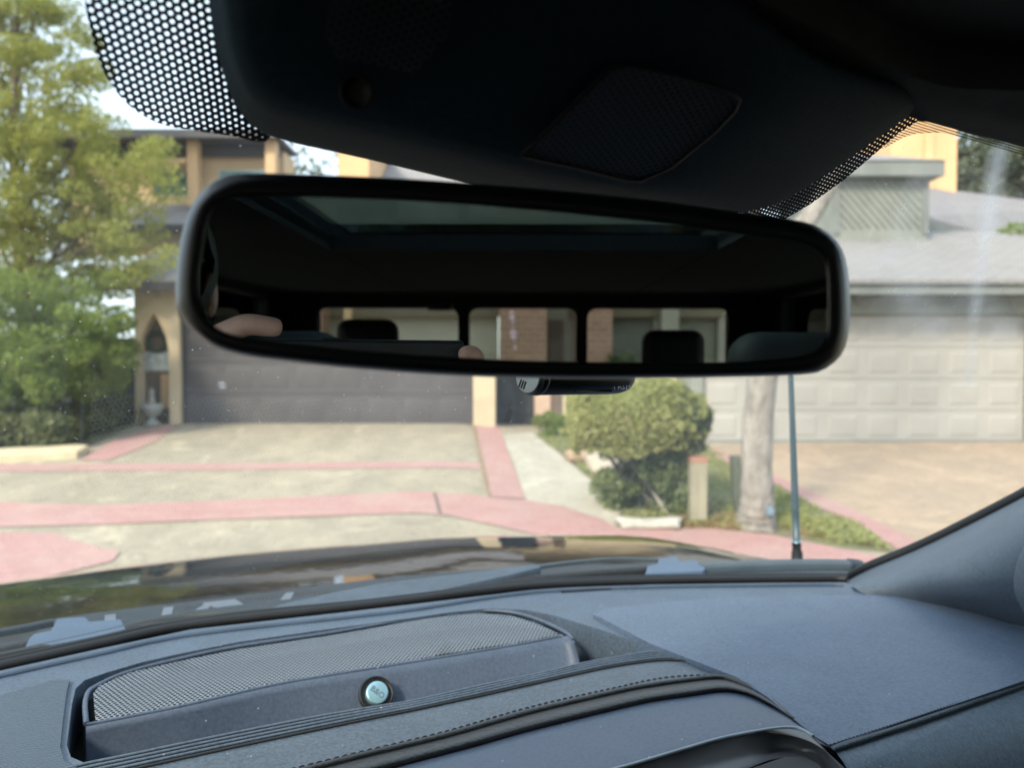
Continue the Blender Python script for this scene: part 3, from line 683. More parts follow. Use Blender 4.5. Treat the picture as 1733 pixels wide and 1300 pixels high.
scatter('ground_cover', bed, 6500, .022, L_lawn, .05)
scatter('ivy_ground_cover', [(1310, 840), (1372, 860), (1449, 893), (1510, 934), (1420, 922), (1310, 898)], 3000, .022, L_lawn, .06)
scatter('fallen_leaves', [(1150, 870), (1320, 870), (1480, 925), (1300, 902), (1150, 894)], 1800, .025, leafmat('dry_leaves', (.45, .33, .2), (.3, .2, .12)), .02)
# trunk of the tree in the bed, forked, one limb leaning right
tb = GP(1287, 893); T = tb.y; tx = lambda px: X(px, T); tz = lambda py: H+(615-py)/F*T
t = thing('crape_myrtle_tree', 'pale smooth barked tree trunk standing in the bed in front of the beige garage door', 'tree', (tb.x, tb.y, tb.z))
bm = bmesh.new()
sp = [(1282, 905, 40), (1284, 885, 33), (1283, 850, 28), (1281, 800, 25.5), (1283, 740, 25), (1286, 690, 24.5), (1290, 640, 25), (1296, 560, 24), (1305, 480, 22)]
pts = [Vector((tx(a), T+.03*math.sin(i*1.7), tz(b))) for i, (a, b, r) in enumerate(sp)]
cp = catmull([(*p_, r) for p_, (_, _, r) in zip(pts, sp)], 40)
tube(bm, cp[:, :3], [q*T/F*(1+.05*math.sin(i*1.9)) for i, q in enumerate(cp[:, 3])], 16)
sp = [(1303, 490, 20), (1330, 425, 19), (1372, 365, 17), (1412, 300, 14), (1432, 250, 12), (1445, 170, 10), (1470, 60, 7), (1490, -40, 4)]
cp = catmull([(tx(a), T+.25*i/8, tz(b), r) for i, (a, b, r) in enumerate(sp)], 30); tube(bm, cp[:, :3], [q*T/F for q in cp[:, 3]], 12)
sp = [(1300, 495, 17), (1285, 420, 15), (1262, 330, 13), (1240, 200, 10), (1205, 60, 7), (1190, -60, 4)]
cp = catmull([(tx(a), T-.2*i/8, tz(b), r) for i, (a, b, r) in enumerate(sp)], 30); tube(bm, cp[:, :3], [q*T/F for q in cp[:, 3]], 12)
mk('trunk', bm, M_bark, t)
cs = [(tx(px)+random.uniform(-.6, .6), T+random.uniform(-.8, .8), tz(py)+random.uniform(-.3, .5), .35, .35, .25) for px, py in [(1490, -60), (1450, -90), (1190, -80), (1230, -60), (1300, -130), (1380, -120), (1520, -160), (1140, -140), (1340, -180)]]
leaves('crown', clumps(cs, 260), .04, L_yel, t)
bx('blue_tag', (tx(1289), tx(1299), T-.20, T-.16, tz(866), tz(854)), simple('blue_tape', (.20, .30, .40), None, 3, .5), t)
# stakes, stones
def post(label, px, pyt, pyb, wpx, m, lean=0):
    b = GP(px, pyb); o = thing('stake', label, 'stake', tuple(b)); w_ = wpx/F*b.y/2; h_ = (pyb-pyt)/F*b.y; bm = bmesh.new()
    box(bm, b.x-w_, b.x+w_, b.y-w_, b.y+w_, b.z-.05, b.z+h_)
    for v in bm.verts:
        if v.co.z > b.z+.1: v.co.x += lean/F*b.y
    bmesh.ops.recalc_face_normals(bm, faces=bm.faces); mk('shaft', bm, m, o, bevel=.008)
    return b, w_, h_, o
M_stake = simple('weathered_stake', (.36, .34, .25), (.25, .235, .175), 8, .9, stretch=(1, 1, .2), bump=(30, .3, .01))
b, w_, h_, o = post('square pale wooden post just right of the round shrub', 1180, 772, 882, 27, M_stake)
bx('red_band', (b.x-w_-.004, b.x+w_+.004, b.y-w_-.004, b.y+w_+.004, b.z+h_-.05, b.z+h_+.004), simple('faded_red', (.36, .19, .13), None, 8, .8), o)
post('short dark leaning stake just left of the pale tree trunk', 1251, 770, 872, 16, simple('dark_stake', (.13, .15, .12), None, 8, .9), -8)
def rock(name, label, px, py, w_, h_, dpt, m, flat=False):
    b = GP(px, py); s_ = b.y/F; bm = bmesh.new(); bmesh.ops.create_icosphere(bm, subdivisions=3, radius=1)
    for v in bm.verts:
        k = 1+.12*math.sin(v.co.x*4+px)+.1*math.sin(v.co.y*5+v.co.z*3)
        q = Vector([math.copysign(abs(c)**(.55 if flat else .8), c) for c in v.co])
        v.co = Vector((b.x+q.x*w_*s_/2*k, b.y+q.y*dpt*k, b.z+(q.z*.5+.42)*h_*s_*k))
    for f in bm.faces: f.smooth = True
    o = mk(name, bm, m); return tag(o, label, 'stone')
rock('stone_slab', 'flat white edging stone at the corner of the bed below the shrub', 1098, 892, 100, 17, .14, simple('white_stone', (.50, .48, .42), (.36, .34, .29), 9, .9), True)
rock('boulder', 'small brown rounded rock beside the walk left of the shrub', 985, 782, 50, 22, .15, simple('brown_stone', (.38, .27, .18), None, 5, .9))
rock('boulder', 'pale cream boulder partly under the left side of the shrub', 1030, 805, 62, 34, .2, M_rock)
rock('boulder', 'pale yellowish rock between the brown rock and the shrub stems', 1008, 788, 45, 26, .16, M_rock)
# ================================================================== TRUCK AROUND THE CAMERA
truck = thing('pickup_truck', 'interior and black bonnet of the crew cab pickup truck the photo is taken from', 'truck', tuple(car(LC, 0, -H)))
M_dash = simple('dash_plastic', (.080, .113, .158), (.046, .067, .097), 330, .55, spec=.55, bump=(420, .4, .0008), specks=(115., .075))
M_dash2 = simple('dash_plastic_smooth', (.062, .086, .130), (.042, .060, .094), 330, .48, spec=.6, bump=(520, .25, .0005), specks=(105., .07))
M_leath = simple('black_leather', (.060, .084, .112), (.028, .041, .057), 330, .42, spec=.7, bump=(380, .7, .0012), specks=(110., .07))
M_roll = simple('black_leather_roll', (.014, .016, .018), (.010, .012, .014), 60, .38, spec=.6, bump=(330, .7, .0012))
M_blk = simple('black_rubber', (.010, .011, .013), (.007, .008, .009), 30, .5, spec=.4)
M_blkp = simple('black_trim_plastic', (.0045, .005, .006), (.0035, .004, .005), 60, .6, spec=.25, bump=(900, .3, .0006))
M_frame = simple('mirror_frame_plastic', (.006, .0065, .008), (.005, .0055, .007), 60, .36, spec=.5, bump=(1500, .15, .0003))
M_cowl = simple('cowl_plastic', (.022, .034, .046), (.016, .025, .035), 60, .6, spec=.35, bump=(300, .3, .001), specks=(110., .08))
M_paint = N('black_car_paint'); principled(M_paint, M_paint.mix(M_paint.ramp(M_paint.noise(4, 6, .7, M_paint.pos()), .4, .75), (.005, .006, .006), (.016, .016, .014)), M_paint.math('ADD', .02, M_paint.math('MULTIPLY', M_paint.noise(7, 5, .7, M_paint.pos()), .06)), 0, .5, coat=.35, bump=M_paint.noise(9, 3, .5, M_paint.pos()), bumps=(.12, .01)); M_paint = M_paint.m
M_liner = simple('dark_headliner', (.022, .025, .030), (.017, .020, .024), 80, .95, spec=.2, bump=(1200, .4, .0008))
M_pillar = simple('pillar_trim', (.080, .106, .137), (.055, .075, .10), 330, .62, bump=(450, .35, .0006), specks=(110., .06))
M_seat = simple('charcoal_upholstery', (.016, .021, .026), (.012, .016, .02), 30, .7, bump=(500, .4, .001))
M_metal = simple('brushed_badge', (.34, .55, .62), (.28, .46, .53), 90, .38, metal=.6)
M_stitch = simple('blue_grey_thread', (.03, .037, .05), None, 90, .8)
M_perf = holes('perforated_grille', (.17, .20, .235), .5, .0043, .36, rot=.12)
M_wind = glass('windshield_glass', (.95, .975, .97), .9, .032, streaks=[(Gp(1692, 250), Gp(1668, 400), .009, .6), (Gp(1668, 400), Gp(1640, 650), .008, .40),  # long pale streak paints in a reflection on the glass
    (Gp(1610, 694), Gp(1640, 684), .0022, .6), (Gp(1540, 400), Gp(1560, 425), .0018, .3), (Gp(1475, 385), Gp(1474, 396), .002, .4), (Gp(375, 648), Gp(377, 656), .0035, .45), (Gp(1500, 440), Gp(1590, 560), .034, .26), (Gp(1640, 480), Gp(1700, 575), .020, .22), (Gp(1560, 300), Gp(1500, 440), .014, .16)])  # wide veils paint in diagonal glare; the short narrow ones are spots
M_tint = glass('tinted_glass', (.82, .84, .80), 1.0)
M_roofg = glass('sunroof_glass', (.36, .44, .44), .12)
# ---- windshield
bm = bmesh.new(); nu, nv = 40, 24
gr = [[bm.verts.new(G(-1.0+2.0*i/nu, -.02+1.06*j/nv)) for i in range(nu+1)] for j in range(nv+1)]
for j in range(nv):
    for i in range(nu):
        f = bm.faces.new((gr[j][i], gr[j][i+1], gr[j+1][i+1], gr[j+1][i])); f.smooth = True
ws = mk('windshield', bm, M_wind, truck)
# dotted ceramic bands printed on the glass (2 mm inside)
def frit(name, px, m, inset=.002, n=0, label=None):
    poly = [gsolve(*q) for q in px]
    bm = patch(poly, lambda u, t: G(u, t), .04, n)
    cam_ = C3
    L = {}
    for v in bm.verts: L[v.index] = v.co.copy()
    uvl = bm.loops.layers.uv.new('UVMap')
    for f in bm.faces:
        f.smooth = True
        for l in f.loops: a = uncar(l.vert.co); l[uvl].uv = (a[0], (l.vert.co.z-H)/math.sin(math.radians(35)))
    for v in bm.verts: v.co = C3+(v.co-C3)*(1-inset/(v.co-C3).length)
    o = mk(name, bm, m, ws); 
    if label: o['label'] = label
    return o
def sh_left(n, uv):
    s = n('SeparateXYZ', {0: uv}); return n.math('MAXIMUM', .13, n.math('MINIMUM', .265, n.math('ADD', .19, n.math('MULTIPLY', n.math('SUBTRACT', SHL[0], s.outputs[0]), SHL[1]))))
a0 = uncar(Gp(160, 60)); a1 = uncar(Gp(400, 200)); SHL = (a1[0]-.0, .14/(a1[0]-a0[0]))
M_fl = holes('frit_dots_large', (.004, .004, .005), .6, .0031, .36, rot=.35, hexa=True, shrink=sh_left)
M_fs = holes('frit_dots_small', (.004, .004, .005), .6, .0026, .16, rot=.2, hexa=True)
M_fg = holes('frit_dots_grid', (.01, .01, .012), .6, .0014, .40, rot=.12, hexa=False)
frit('dotted_band', [(140, -60), (143, 0), (153, 55), (166, 102), (186, 140), (215, 175), (250, 200), (290, 215), (335, 222), (390, 230), (445, 240), (460, 215), (430, 150), (400, 60), (400, -60)], M_fl, n=90)
frit('dotted_band', [(1180, 362), (1200, 392), (1300, 392), (1328, 371), (1372, 345), (1430, 303), (1490, 252), (1525, 222), (1552, 206), (1600, 203), (1600, 150), (1540, 160), (1440, 250), (1300, 330), (1200, 345)], M_fs, label='fine dotted band along the right edge of the camera cover')
frit('dotted_band', [(1490, 254), (1510, 243), (1530, 232), (1550, 226), (1590, 224), (1640, 235), (1733, 263), (1820, 300), (1840, 240), (1640, 190), (1570, 190), (1552, 205), (1525, 221)], M_fg, inset=.003, label='fine see-through mesh pattern along the top right of the glass')
frit('edge_seal', [(-120, 1098), (0, 1088), (162, 1062), (323, 1035), (598, 1012), (700, 1005), (900, 985), (1100, 972), (1300, 968), (1440, 966), (1465, 961), (1540, 931), (1611, 898), (1733, 836), (1850, 770), (1850, 800), (1733, 850), (1611, 912), (1540, 945), (1445, 985), (1440, 1000), (1100, 1000), (700, 1035), (323, 1080), (0, 1150), (-120, 1170)], M_blk) if False else None
# ---- rubber seal lines along the glass base
def seal(px, dz, r, m, nm='glass_seal'):
    bm = bmesh.new(); c = catmull([C3+(U(x, y, dz)-C3)*.974 for x, y in px], 60); tube(bm, c, r, 8); return mk(nm, bm, m, ws)
E = [(-160, 1168), (0, 1133), (162, 1097), (323, 1063), (598, 1032), (700, 1020), (900, 996), (1100, 988), (1300, 985), (1429, 984)]
seal([(x, y-3) for x, y in E], -.303, .0065, M_blk); seal([(x, y-(11 if x < 500 else 8)) for x, y in E[:-1]]+[(1432, 977)], -.306, .0055, M_blk)
seal([(x, y-19+(0 if x < 500 else (x-400)*.1)) for x, y in E[:5]]+[(700, 1012)], -.312, .0055, simple('seal_grey', (.022, .028, .028), None, 30, .5))
bm = bmesh.new(); c = catmull([Gp(*q, .995) for q in [(1425, 986), (1465, 962), (1540, 931), (1611, 898), (1733, 835), (1850, 768)]], 40); tube(bm, c, .007, 8); mk('glass_seal', bm, M_blk, ws)
# ---- a-pillar
bm = bmesh.new()
r0_ = [Gp(*q, .99) for q in [(1420, 991), (1465, 966), (1540, 935), (1611, 902), (1733, 840), (1860, 768)]]
r1_ = [U(1440, 992, -.285), P(1500, 976, .93), P(1580, 955, .86), P(1660, 925, .80), P(1760, 880, .72), P(1880, 820, .62)]
r2_ = [U(1450, 998, -.289), P(1530, 990, .89), P(1610, 990, .82), P(1690, 985, .76), P(1790, 965, .68), P(1900, 920, .60)]
r3_ = [U(1460, 1006, -.292), U(1540, 1018, -.291), U(1620, 1034, -.290), U(1733, 1062, -.288), U(1800, 1085, -.287), U(1900, 1120, -.286)]
loft(bm, [r0_, r1_, r2_, r3_], 30); bmesh.ops.recalc_face_normals(bm, faces=bm.faces); mk('pillar_trim', bm, M_pillar, truck, subsurf=1)
bm = bmesh.new(); loft(bm, [[P(1745, 900, .60), P(1722, 950, .585), P(1716, 1000, .58), P(1740, 1050, .575)], [P(1790, 900, .56), P(1765, 950, .55), P(1760, 1000, .545), P(1780, 1050, .545)]], 16)
mk('speaker_pod', bm, M_pillar, truck)
# ---- dashboard
base = plate('dashboard', [(-400, 1240), (-160, 1166), (0, 1140), (162, 1104), (323, 1070), (598, 1040), (700, 1028), (900, 1004), (1100, 996), (1300, 992), (1420, 992), (1540, 1010), (1640, 1032), (1900, 1110), (1900, 1700), (-400, 1700)], -.338, M_blkp, truck, .30, 0, 60)
edge = [(-160, 1170), (0, 1136), (162, 1100), (323, 1066), (598, 1035), (700, 1023), (900, 999), (1100, 990), (1300, 987), (1426, 986), (1520, 1000), (1611, 1021), (1733, 1060), (1800, 1084)]
rim = [(1112, 1103), (1088, 1091), (1013, 1065), (937, 1042), (890, 1033), (830, 1030), (760, 1037), (700, 1046), (565, 1064), (404, 1087), (300, 1108), (242, 1121), (180, 1139), (143, 1152), (128, 1166), (122, 1190), (117, 1230), (113, 1262), (120, 1282), (141, 1291)]
up_z = lambda x, y: -.290-.009*max(0, min(1, (1085-y-(max(0, 900-x)*-.10)-40)/60))
plate('upper_pad', edge+[(1800, 1100), (1733, 1075), (1540, 1035), (1200, 1040), (1060, 1050), (1130, 1112), (1125, 1122)]+rim+[(80, 1340), (-160, 1340)], -.292, M_dash, base, .045, .004, 30)
# ledge line between strip and edge
bm = bmesh.new(); c = catmull([U(x, y+(10 if x < 800 else 5), -.2915) for x, y in edge[:10]], 60); tube(bm, c, .0035, 6); mk('edge_bead', bm, simple('bead', (.05, .08, .125), None, 30, .5), base)
M_rib = N('ribbed_plastic'); uvn = M_rib.pos('UV'); sp_ = M_rib('SeparateXYZ', {0: uvn})
wv = M_rib.math('SINE', M_rib.math('MULTIPLY', sp_.outputs[1], 2*math.pi/.0042))
principled(M_rib, (.085, .12, .165), .5, 0, .5, bump=wv, bumps=(.9, .0016)); M_rib = M_rib.m
plate('ribbed_mat', [(-160, 1215), (0, 1178), (50, 1163), (93, 1151), (118, 1151), (113, 1170), (107, 1215), (102, 1265), (108, 1288), (130, 1299), (60, 1322), (-160, 1370)], -.289, M_rib, base, .003, .001, 30)
# recess floor sides and speaker housing
Gt = [(158, 1174), (168, 1161), (218, 1139), (300, 1120), (404, 1099), (565, 1075), (712, 1049), (770, 1041), (812, 1038), (863, 1042), (905, 1053), (949, 1074), (863, 1090), (750, 1107), (700, 1118), (485, 1152), (307, 1193), (162, 1223)]
hs_bm = bmesh.new()
fr_ = [(143, 1178), (146, 1205), (148, 1226), (162, 1226), (307, 1196), (485, 1155), (700, 1121), (750, 1110), (863, 1093), (949, 1077), (962, 1077), (973, 1086)]
def off(l, dx, dy): return [(x+dx, y+dy) for x, y in l]
top_front = [(146, 1228), (307, 1196), (485, 1156), (700, 1121), (863, 1094), (952, 1077), (972, 1086)]
rows = [[U(x, y, -.2945) for x, y in top_front],
        [U(x, y+6, -.2955) for x, y in top_front],
        [U(x+(4 if x > 900 else 0), y+16, -.300) for x, y in top_front],
        [U(x+(10 if x > 900 else 0), y+40, -.3105) for x, y in top_front],
        [U(x+(14 if x > 900 else 0), y+92, -.333) for x, y in top_front]]
loft(hs_bm, rows, 60, spline=True)
# side wall at the left end and right shoulder
lw = [[U(143, 1176, -.2945), U(144, 1200, -.2945), U(146, 1228, -.2945)], [U(139, 1180, -.333), U(141, 1240, -.333), U(146, 1330, -.333)]]
loft(hs_bm, lw, 8)
rw = [[U(910, 1049, -.2945), U(945, 1064, -.2945), U(972, 1086, -.2945)], [U(920, 1050, -.30), U(955, 1066, -.30), U(981, 1096, -.30)], [U(930, 1060, -.333), U(968, 1082, -.333), U(1000, 1120, -.333)]]
loft(hs_bm, rw, 12)
bmesh.ops.recalc_face_normals(hs_bm, faces=hs_bm.faces)
housing = mk('speaker_housing', hs_bm, M_dash2, base, smooth=True)
plate('speaker_grille', Gt, -.2935, M_perf, housing, .0008, 0, 30, spl=0)
bm = bmesh.new(); c = catmull([U(x, y, -.2945) for x, y in [(146, 1226), (144, 1195), (147, 1178), (158, 1165), (212, 1140), (300, 1117), (404, 1095), (565, 1071), (712, 1045), (770, 1038), (812, 1034), (866, 1037), (912, 1050), (955, 1070), (970, 1084)]], 90); tube(bm, c, .0022, 8); mk('grille_rim', bm, M_dash2, housing)
bm = bmesh.new(); c = catmull([U(x, y, -.2945) for x, y in top_front[:-1]], 60); tube(bm, c, .0018, 8); mk('grille_rim', bm, M_dash2, housing)
plate('speaker_cavity', [(150, 1178), (212, 1140), (404, 1095), (712, 1045), (812, 1034), (912, 1050), (965, 1080), (485, 1156), (150, 1228)], -.312, M_blk, housing, .001, 0, 60)
# badge
bc = U(637, 1175, -.3065); bn = Vector((CS*.80, -CC*.80, .62)).normalized(); bl = Vector((CC, CS, 0)); bu = bn.cross(bl).normalized()
if bu.z < 0: bu = -bu
def disc(bm, c, prof, nrm, a, b, n=40):
    rings = [[bm.verts.new(c+nrm*h+(a*math.cos(k*2*math.pi/n)+b*math.sin(k*2*math.pi/n))*r) for k in range(n)] for r, h in prof]
    for p_, q in zip(rings[:-1], rings[1:]):
        for k in range(n):
            f = bm.faces.new((p_[k], p_[(k+1) % n], q[(k+1) % n], q[k])); f.smooth = True
    bm.faces.new(rings[-1])
    bmesh.ops.recalc_face_normals(bm, faces=bm.faces)
bm = bmesh.new(); disc(bm, bc, [(.0102, -.004), (.0102, .0040), (.0098, .0047), (.0088, .0049), (.004, .0050)], bn, bl, bu); badge = mk('speaker_badge', bm, M_metal, base)
bm = bmesh.new(); disc(bm, bc, [(.0165, -.002), (.0158, .0012), (.0148, .0016), (.0138, -.001), (.0125, -.001)], bn, bl, bu); mk('badge_ring', bm, M_blk, badge)
def text(s, size, c, ax, ay, m, parent, ext=.0002, name='lettering', font_shear=0):
    cu = bpy.data.curves.new(name, 'FONT'); cu.body = s; cu.size = size; cu.extrude = ext; cu.align_x = 'CENTER'; cu.align_y = 'CENTER'; cu.shear = font_shear
    o = bpy.data.objects.new(name, cu); COL.objects.link(o); bpy.context.view_layer.update()
    me = bpy.data.meshes.new_from_object(o.evaluated_get(bpy.context.evaluated_depsgraph_get())); bpy.data.objects.remove(o)
    az = ax.cross(ay).normalized(); mt = Matrix((ax, ay, az)).transposed().to_4x4(); mt.translation = c
    me.transform(mt); off_ = Vector((0, 0, 0)); q = parent
    while q is not None: off_ += Vector(q.location); q = q.parent
    me.transform(Matrix.Translation(-off_)); me.materials.append(m)
    o = bpy.data.objects.new(name, me); link(o, parent); return o
tl_ = (bl*math.cos(-.8)+bu*math.sin(-.8)); tu_ = bn.cross(tl_)
if tu_.dot(bu) < 0: tu_ = -tu_
text('B&O', .0072, bc+bn*.0051, tl_, tu_, simple('engraved_grey', (.11, .18, .22), None, 50, .5), badge, .0003)
# lip ribs
LA = [(60, 1314), (141, 1293), (210, 1279), (363, 1247), (525, 1215), (637, 1196), (700, 1186), (825, 1158), (900, 1143), (990, 1122), (1060, 1110), (1103, 1103), (1130, 1105)]
LB = [(80, 1336), (150, 1318), (230, 1300), (400, 1263), (600, 1221), (690, 1203), (760, 1188), (825, 1174), (900, 1157), (1012, 1132), (1075, 1121), (1125, 1116), (1170, 1118)]
ca, cb = catmull(LA, 60), catmull(LB, 60)
plate('front_lip', [tuple(q) for q in ca[::3]]+[tuple(q) for q in cb[::-3]], -.2905, M_dash, base, .03, .001, 60)
for k in (.04, .29, .54, .8):
    bm = bmesh.new(); tube(bm, [U(*(ca[i]*(1-k)+cb[i]*k), -.2893) for i in range(60)], .00115, 8); mk('rib', bm, M_dash, base)
# leather pad, stitching, piping, roll
ST = [(380, 1330), (480, 1305), (600, 1275), (750, 1239), (900, 1196), (1050, 1162), (1100, 1151), (1144, 1145), (1200, 1143), (1250, 1152), (1290, 1171), (1325, 1196)]
PI = [(390, 1337), (500, 1309), (600, 1283), (750, 1247), (900, 1205), (1050, 1170), (1105, 1160), (1155, 1153), (1217, 1147), (1253, 1156), (1301, 1181), (1343, 1217)]
RL = [(430, 1365), (560, 1330), (694, 1294), (800, 1266), (900, 1238), (1050, 1201), (1110, 1188), (1173, 1179), (1224, 1172), (1264, 1177), (1304, 1196), (1341, 1217)]
cs_, cp_, cr_ = catmull(ST, 90), catmull(PI, 90), catmull(RL, 90)
right_edge = [(1175, 1119), (1210, 1132), (1250, 1147), (1300, 1180), (1343, 1216)]
plate('leather_pad', [tuple(q) for q in cb[::3]]+right_edge+[tuple(q) for q in cp_[::-3]]+[(60, 1440), (60, 1342)], lambda x, y: -.2885, M_leath, base, .03, .0025, 30)
seam = bmesh.new(); tube(seam, [U(*q, -.2880) for q in cb+np.array([0, 2])], .0012, 6); mk('seam', seam, M_blk, base)
bm = bmesh.new(); P3 = [U(*q, -.2880) for q in catmull(ST, 300)]
i = 0
L_ = np.r_[0, np.cumsum([(P3[k+1]-P3[k]).length for k in range(299)])]
def stitches(bm, P3, L_, pitch, ln, r):
    d = 0
    while d+ln < L_[-1]:
        q = [Vector([np.interp(d+e, L_, [p[k] for p in P3]) for k in range(3)]) for e in (0, ln*.3, ln*.7, ln)]
        q[0].z -= r*1.2; q[3].z -= r*1.2; tube(bm, q, [r*.7, r, r, r*.7], 6); d += pitch
stitches(bm, P3, L_, .0062, .0046, .0006); mk('stitching', bm, M_stitch, base)
bm = bmesh.new(); tube(bm, [U(*q, -.2865) for q in cp_], np.r_[np.full(80, .0026), np.linspace(.0026, .0012, 10)], 10); mk('piping', bm, M_roll, base)
bm = bmesh.new(); mid = (cp_*.5+cr_*.5)
loft(bm, [[U(*q, -.2885) for q in cp_], [U(*q, -.2845) for q in cp_*.72+cr_*.28], [U(*q, -.2835) for q in mid], [U(*q, -.2855) for q in cp_*.2+cr_*.8], [U(*q, -.290) for q in cr_]], 90)
bmesh.ops.recalc_face_normals(bm, faces=bm.faces); mk('leather_roll', bm, M_roll, base, subsurf=1)
# screen hood: smooth panel, ridge, dark bezel
RG = [(560, 1425), (760, 1375), (900, 1340), (1000, 1313), (1065, 1296), (1162, 1267), (1210, 1253), (1250, 1244), (1301, 1235), (1334, 1232), (1356, 1235), (1376, 1247)]
cg = catmull(RG, 90)
bm = bmesh.new()
loft(bm, [[U(*q, -.2895) for q in cr_], [U(*q, -.286) for q in cr_*.75+cg*.25], [U(*q, -.2825) for q in cr_*.4+cg*.6], [U(*q, -.2815) for q in cg*.92+cr_*.08], [U(*q, -.2818) for q in cg]], 90)
bmesh.ops.recalc_face_normals(bm, faces=bm.faces); mk('screen_hood', bm, M_dash2, base, subsurf=1)
BZ1 = [(560, 1500), (900, 1400), (1000, 1375), (1100, 1348), (1200, 1315), (1257, 1294), (1290, 1280), (1319, 1271), (1356, 1269), (1380, 1278), (1392, 1288), (1402, 1310)]
cz1 = catmull(BZ1, 90); cz0 = catmull([(560, 1427), (760, 1377), (900, 1342), (1065, 1298), (1162, 1269), (1250, 1246), (1301, 1237), (1340, 1234), (1367, 1241), (1395, 1259), (1416, 1276), (1440, 1320)], 90)
bm = bmesh.new(); loft(bm, [[U(*q, -.2818) for q in cg], [U(*q, -.2828) for q in cz0], [U(*q, -.292) for q in cz0*.45+cz1*.55], [U(*q, -.298) for q in cz1], [U(*q, -.294) for q in cz1+np.array([-6, 14])]], 90)
bmesh.ops.recalc_face_normals(bm, faces=bm.faces); mk('screen_bezel', bm, simple('bezel_plastic', (.06, .063, .07), None, 30, .36, spec=.8), base, smooth=True)
bm = bmesh.new(); loft(bm, [[U(x, y, z_) for x, y in ((900, 1420), (1257, 1306), (1330, 1282), (1370, 1284), (1400, 1310))] for z_ in (-.291,)]+[[U(x, y, -.30) for x, y in ((900, 1500), (1257, 1400), (1330, 1390), (1370, 1395), (1400, 1400))]], 20); mk('screen_back', bm, M_blk, base)
bm = bmesh.new(); tube(bm, [U(*q, -.2817) for q in cg], .0013, 8); mk('ridge_highlight', bm, simple('ridge_highlight_tone', (.20, .25, .30), None, 60, .3, spec=.9), base)  # thin lighter tube paints in the highlight along the ridge
# right side of the screen hood
bm = bmesh.new(); loft(bm, [[U(*q, -.2825) for q in [(1341, 1217), (1367, 1240), (1410, 1270), (1436, 1306), (1450, 1340)]], [U(*q, -.33) for q in [(1352, 1225), (1378, 1248), (1420, 1278), (1446, 1314), (1460, 1350)]]], 20); mk('screen_side', bm, M_dash2, base)
# passenger pad + lower pad
pz = lambda x, y: -.2885+.0045*math.sin(math.pi*min(max((y-1005)/260, 0), 1))*min(1, max(0, (x-1000)/120))
pad = [(1004, 1040), (1015, 1034), (1040, 1028), (1100, 1022), (1210, 1012), (1350, 1008), (1480, 1008), (1538, 1011), (1611, 1026), (1733, 1063), (1860, 1105), (1860, 1105), (1860, 1108), (1733, 1153), (1538, 1219), (1408, 1264), (1380, 1248), (1345, 1219), (1300, 1181), (1250, 1148), (1175, 1119), (1103, 1091)]
plate('passenger_pad', pad, pz, simple('passenger_pad_vinyl', (.092, .128, .186), (.058, .084, .128), 330, .55, spec=.5, bump=(520, .4, .0006), specks=(120., .07)), base, .02, .005, 25)
lz = lambda x, y: -.2905-.035*max(0, ((y+.355*(x-1410))-1272)/140)**1.3
plate('lower_pad', [(1408, 1272), (1538, 1227), (1733, 1161), (1880, 1110), (1880, 1420), (1460, 1420), (1440, 1310)], lz, simple('lower_pad_vinyl', (.13, .18, .235), (.085, .118, .16), 330, .5, spec=.55, bump=(520, .4, .0006), specks=(120., .07)), base, .02, .004, 25)
SE = [(1403, 1262), (1470, 1240), (1538, 1218), (1640, 1183), (1733, 1150), (1860, 1104)]
bm = bmesh.new(); P3 = [U(*q, -.2852) for q in catmull(SE, 200)]; L_ = np.r_[0, np.cumsum([(P3[k+1]-P3[k]).length for k in range(199)])]
stitches(bm, P3, L_, .0042, .0031, .0006); mk('stitching', bm, M_stitch, base)
bm = bmesh.new(); tube(bm, [U(x, y+9, -.2885) for x, y in catmull(SE, 60)], .0022, 10); mk('piping', bm, M_leath, base)
bm = bmesh.new(); tube(bm, [U(x, y+1.5, -.2885) for x, y in catmull(SE, 60)], .0008, 6); mk('seam', bm, M_blk, base)
# defroster slots
bm = bmesh.new(); tube(bm, [U(x, y, -.2918) for x, y in catmull([(950, 1003), (1050, 997), (1150, 993), (1290, 991)], 20)], .0022, 6); mk('vent_slot', bm, M_blk, base)
if False: plate('sensor_dimple', [(515, 1073), (525, 1066), (545, 1064), (555, 1066), (545, 1072)], -.2912, M_dash2, base, .002, .0005)

# ---- sensor cover behind the mirror
rimc = [((350, -80), (385, -80)), ((352, 0), (388, 0)), ((364, 75), (395, 75)), ((383, 145), (412, 125)), ((402, 190), (436, 158)), ((440, 228), (480, 178)), ((500, 243), (545, 192)), ((620, 268), (650, 218)), ((760, 303), (770, 246)), ((900, 335), (885, 275)), ((1100, 362), (1000, 305)), ((1275, 364), (1085, 314)),
        ((1337, 336), (1125, 290)), ((1420, 282), (1172, 262)), ((1490, 229), (1228, 226)), ((1540, 196), (1273, 194)), ((1564, 165), (1319, 148)), ((1545, 143), (1349, 110)), ((1440, 118), (1349, 90)), ((1340, 88), (1330, 50)), ((1250, 30), (1240, -10)), ((1180, -80), (1170, -100))]
bm = bmesh.new(); rings = []
a = [Gp(*r, .99) for r, c in rimc]; a1_ = [Gp(*r, .955) for r, c in rimc]
def cov(px, py, k=.83): return Gp(px, py, k)
b = []
for r, c in rimc:
    p0, p1 = Gp(*r, .955), cov(*c)
    b.append(p0*.35+p1*.65+(C3-p1).normalized()*.004)
c_ = [cov(*c) for r, c in rimc]
ctr = (860, 60)
d_ = [cov(ctr[0]+(c[0]-ctr[0])*.62, ctr[1]+(c[1]-ctr[1])*.62, .82) for r, c in rimc]
e_ = [cov(ctr[0]+(c[0]-ctr[0])*.25, ctr[1]+(c[1]-ctr[1])*.25, .815) for r, c in rimc]
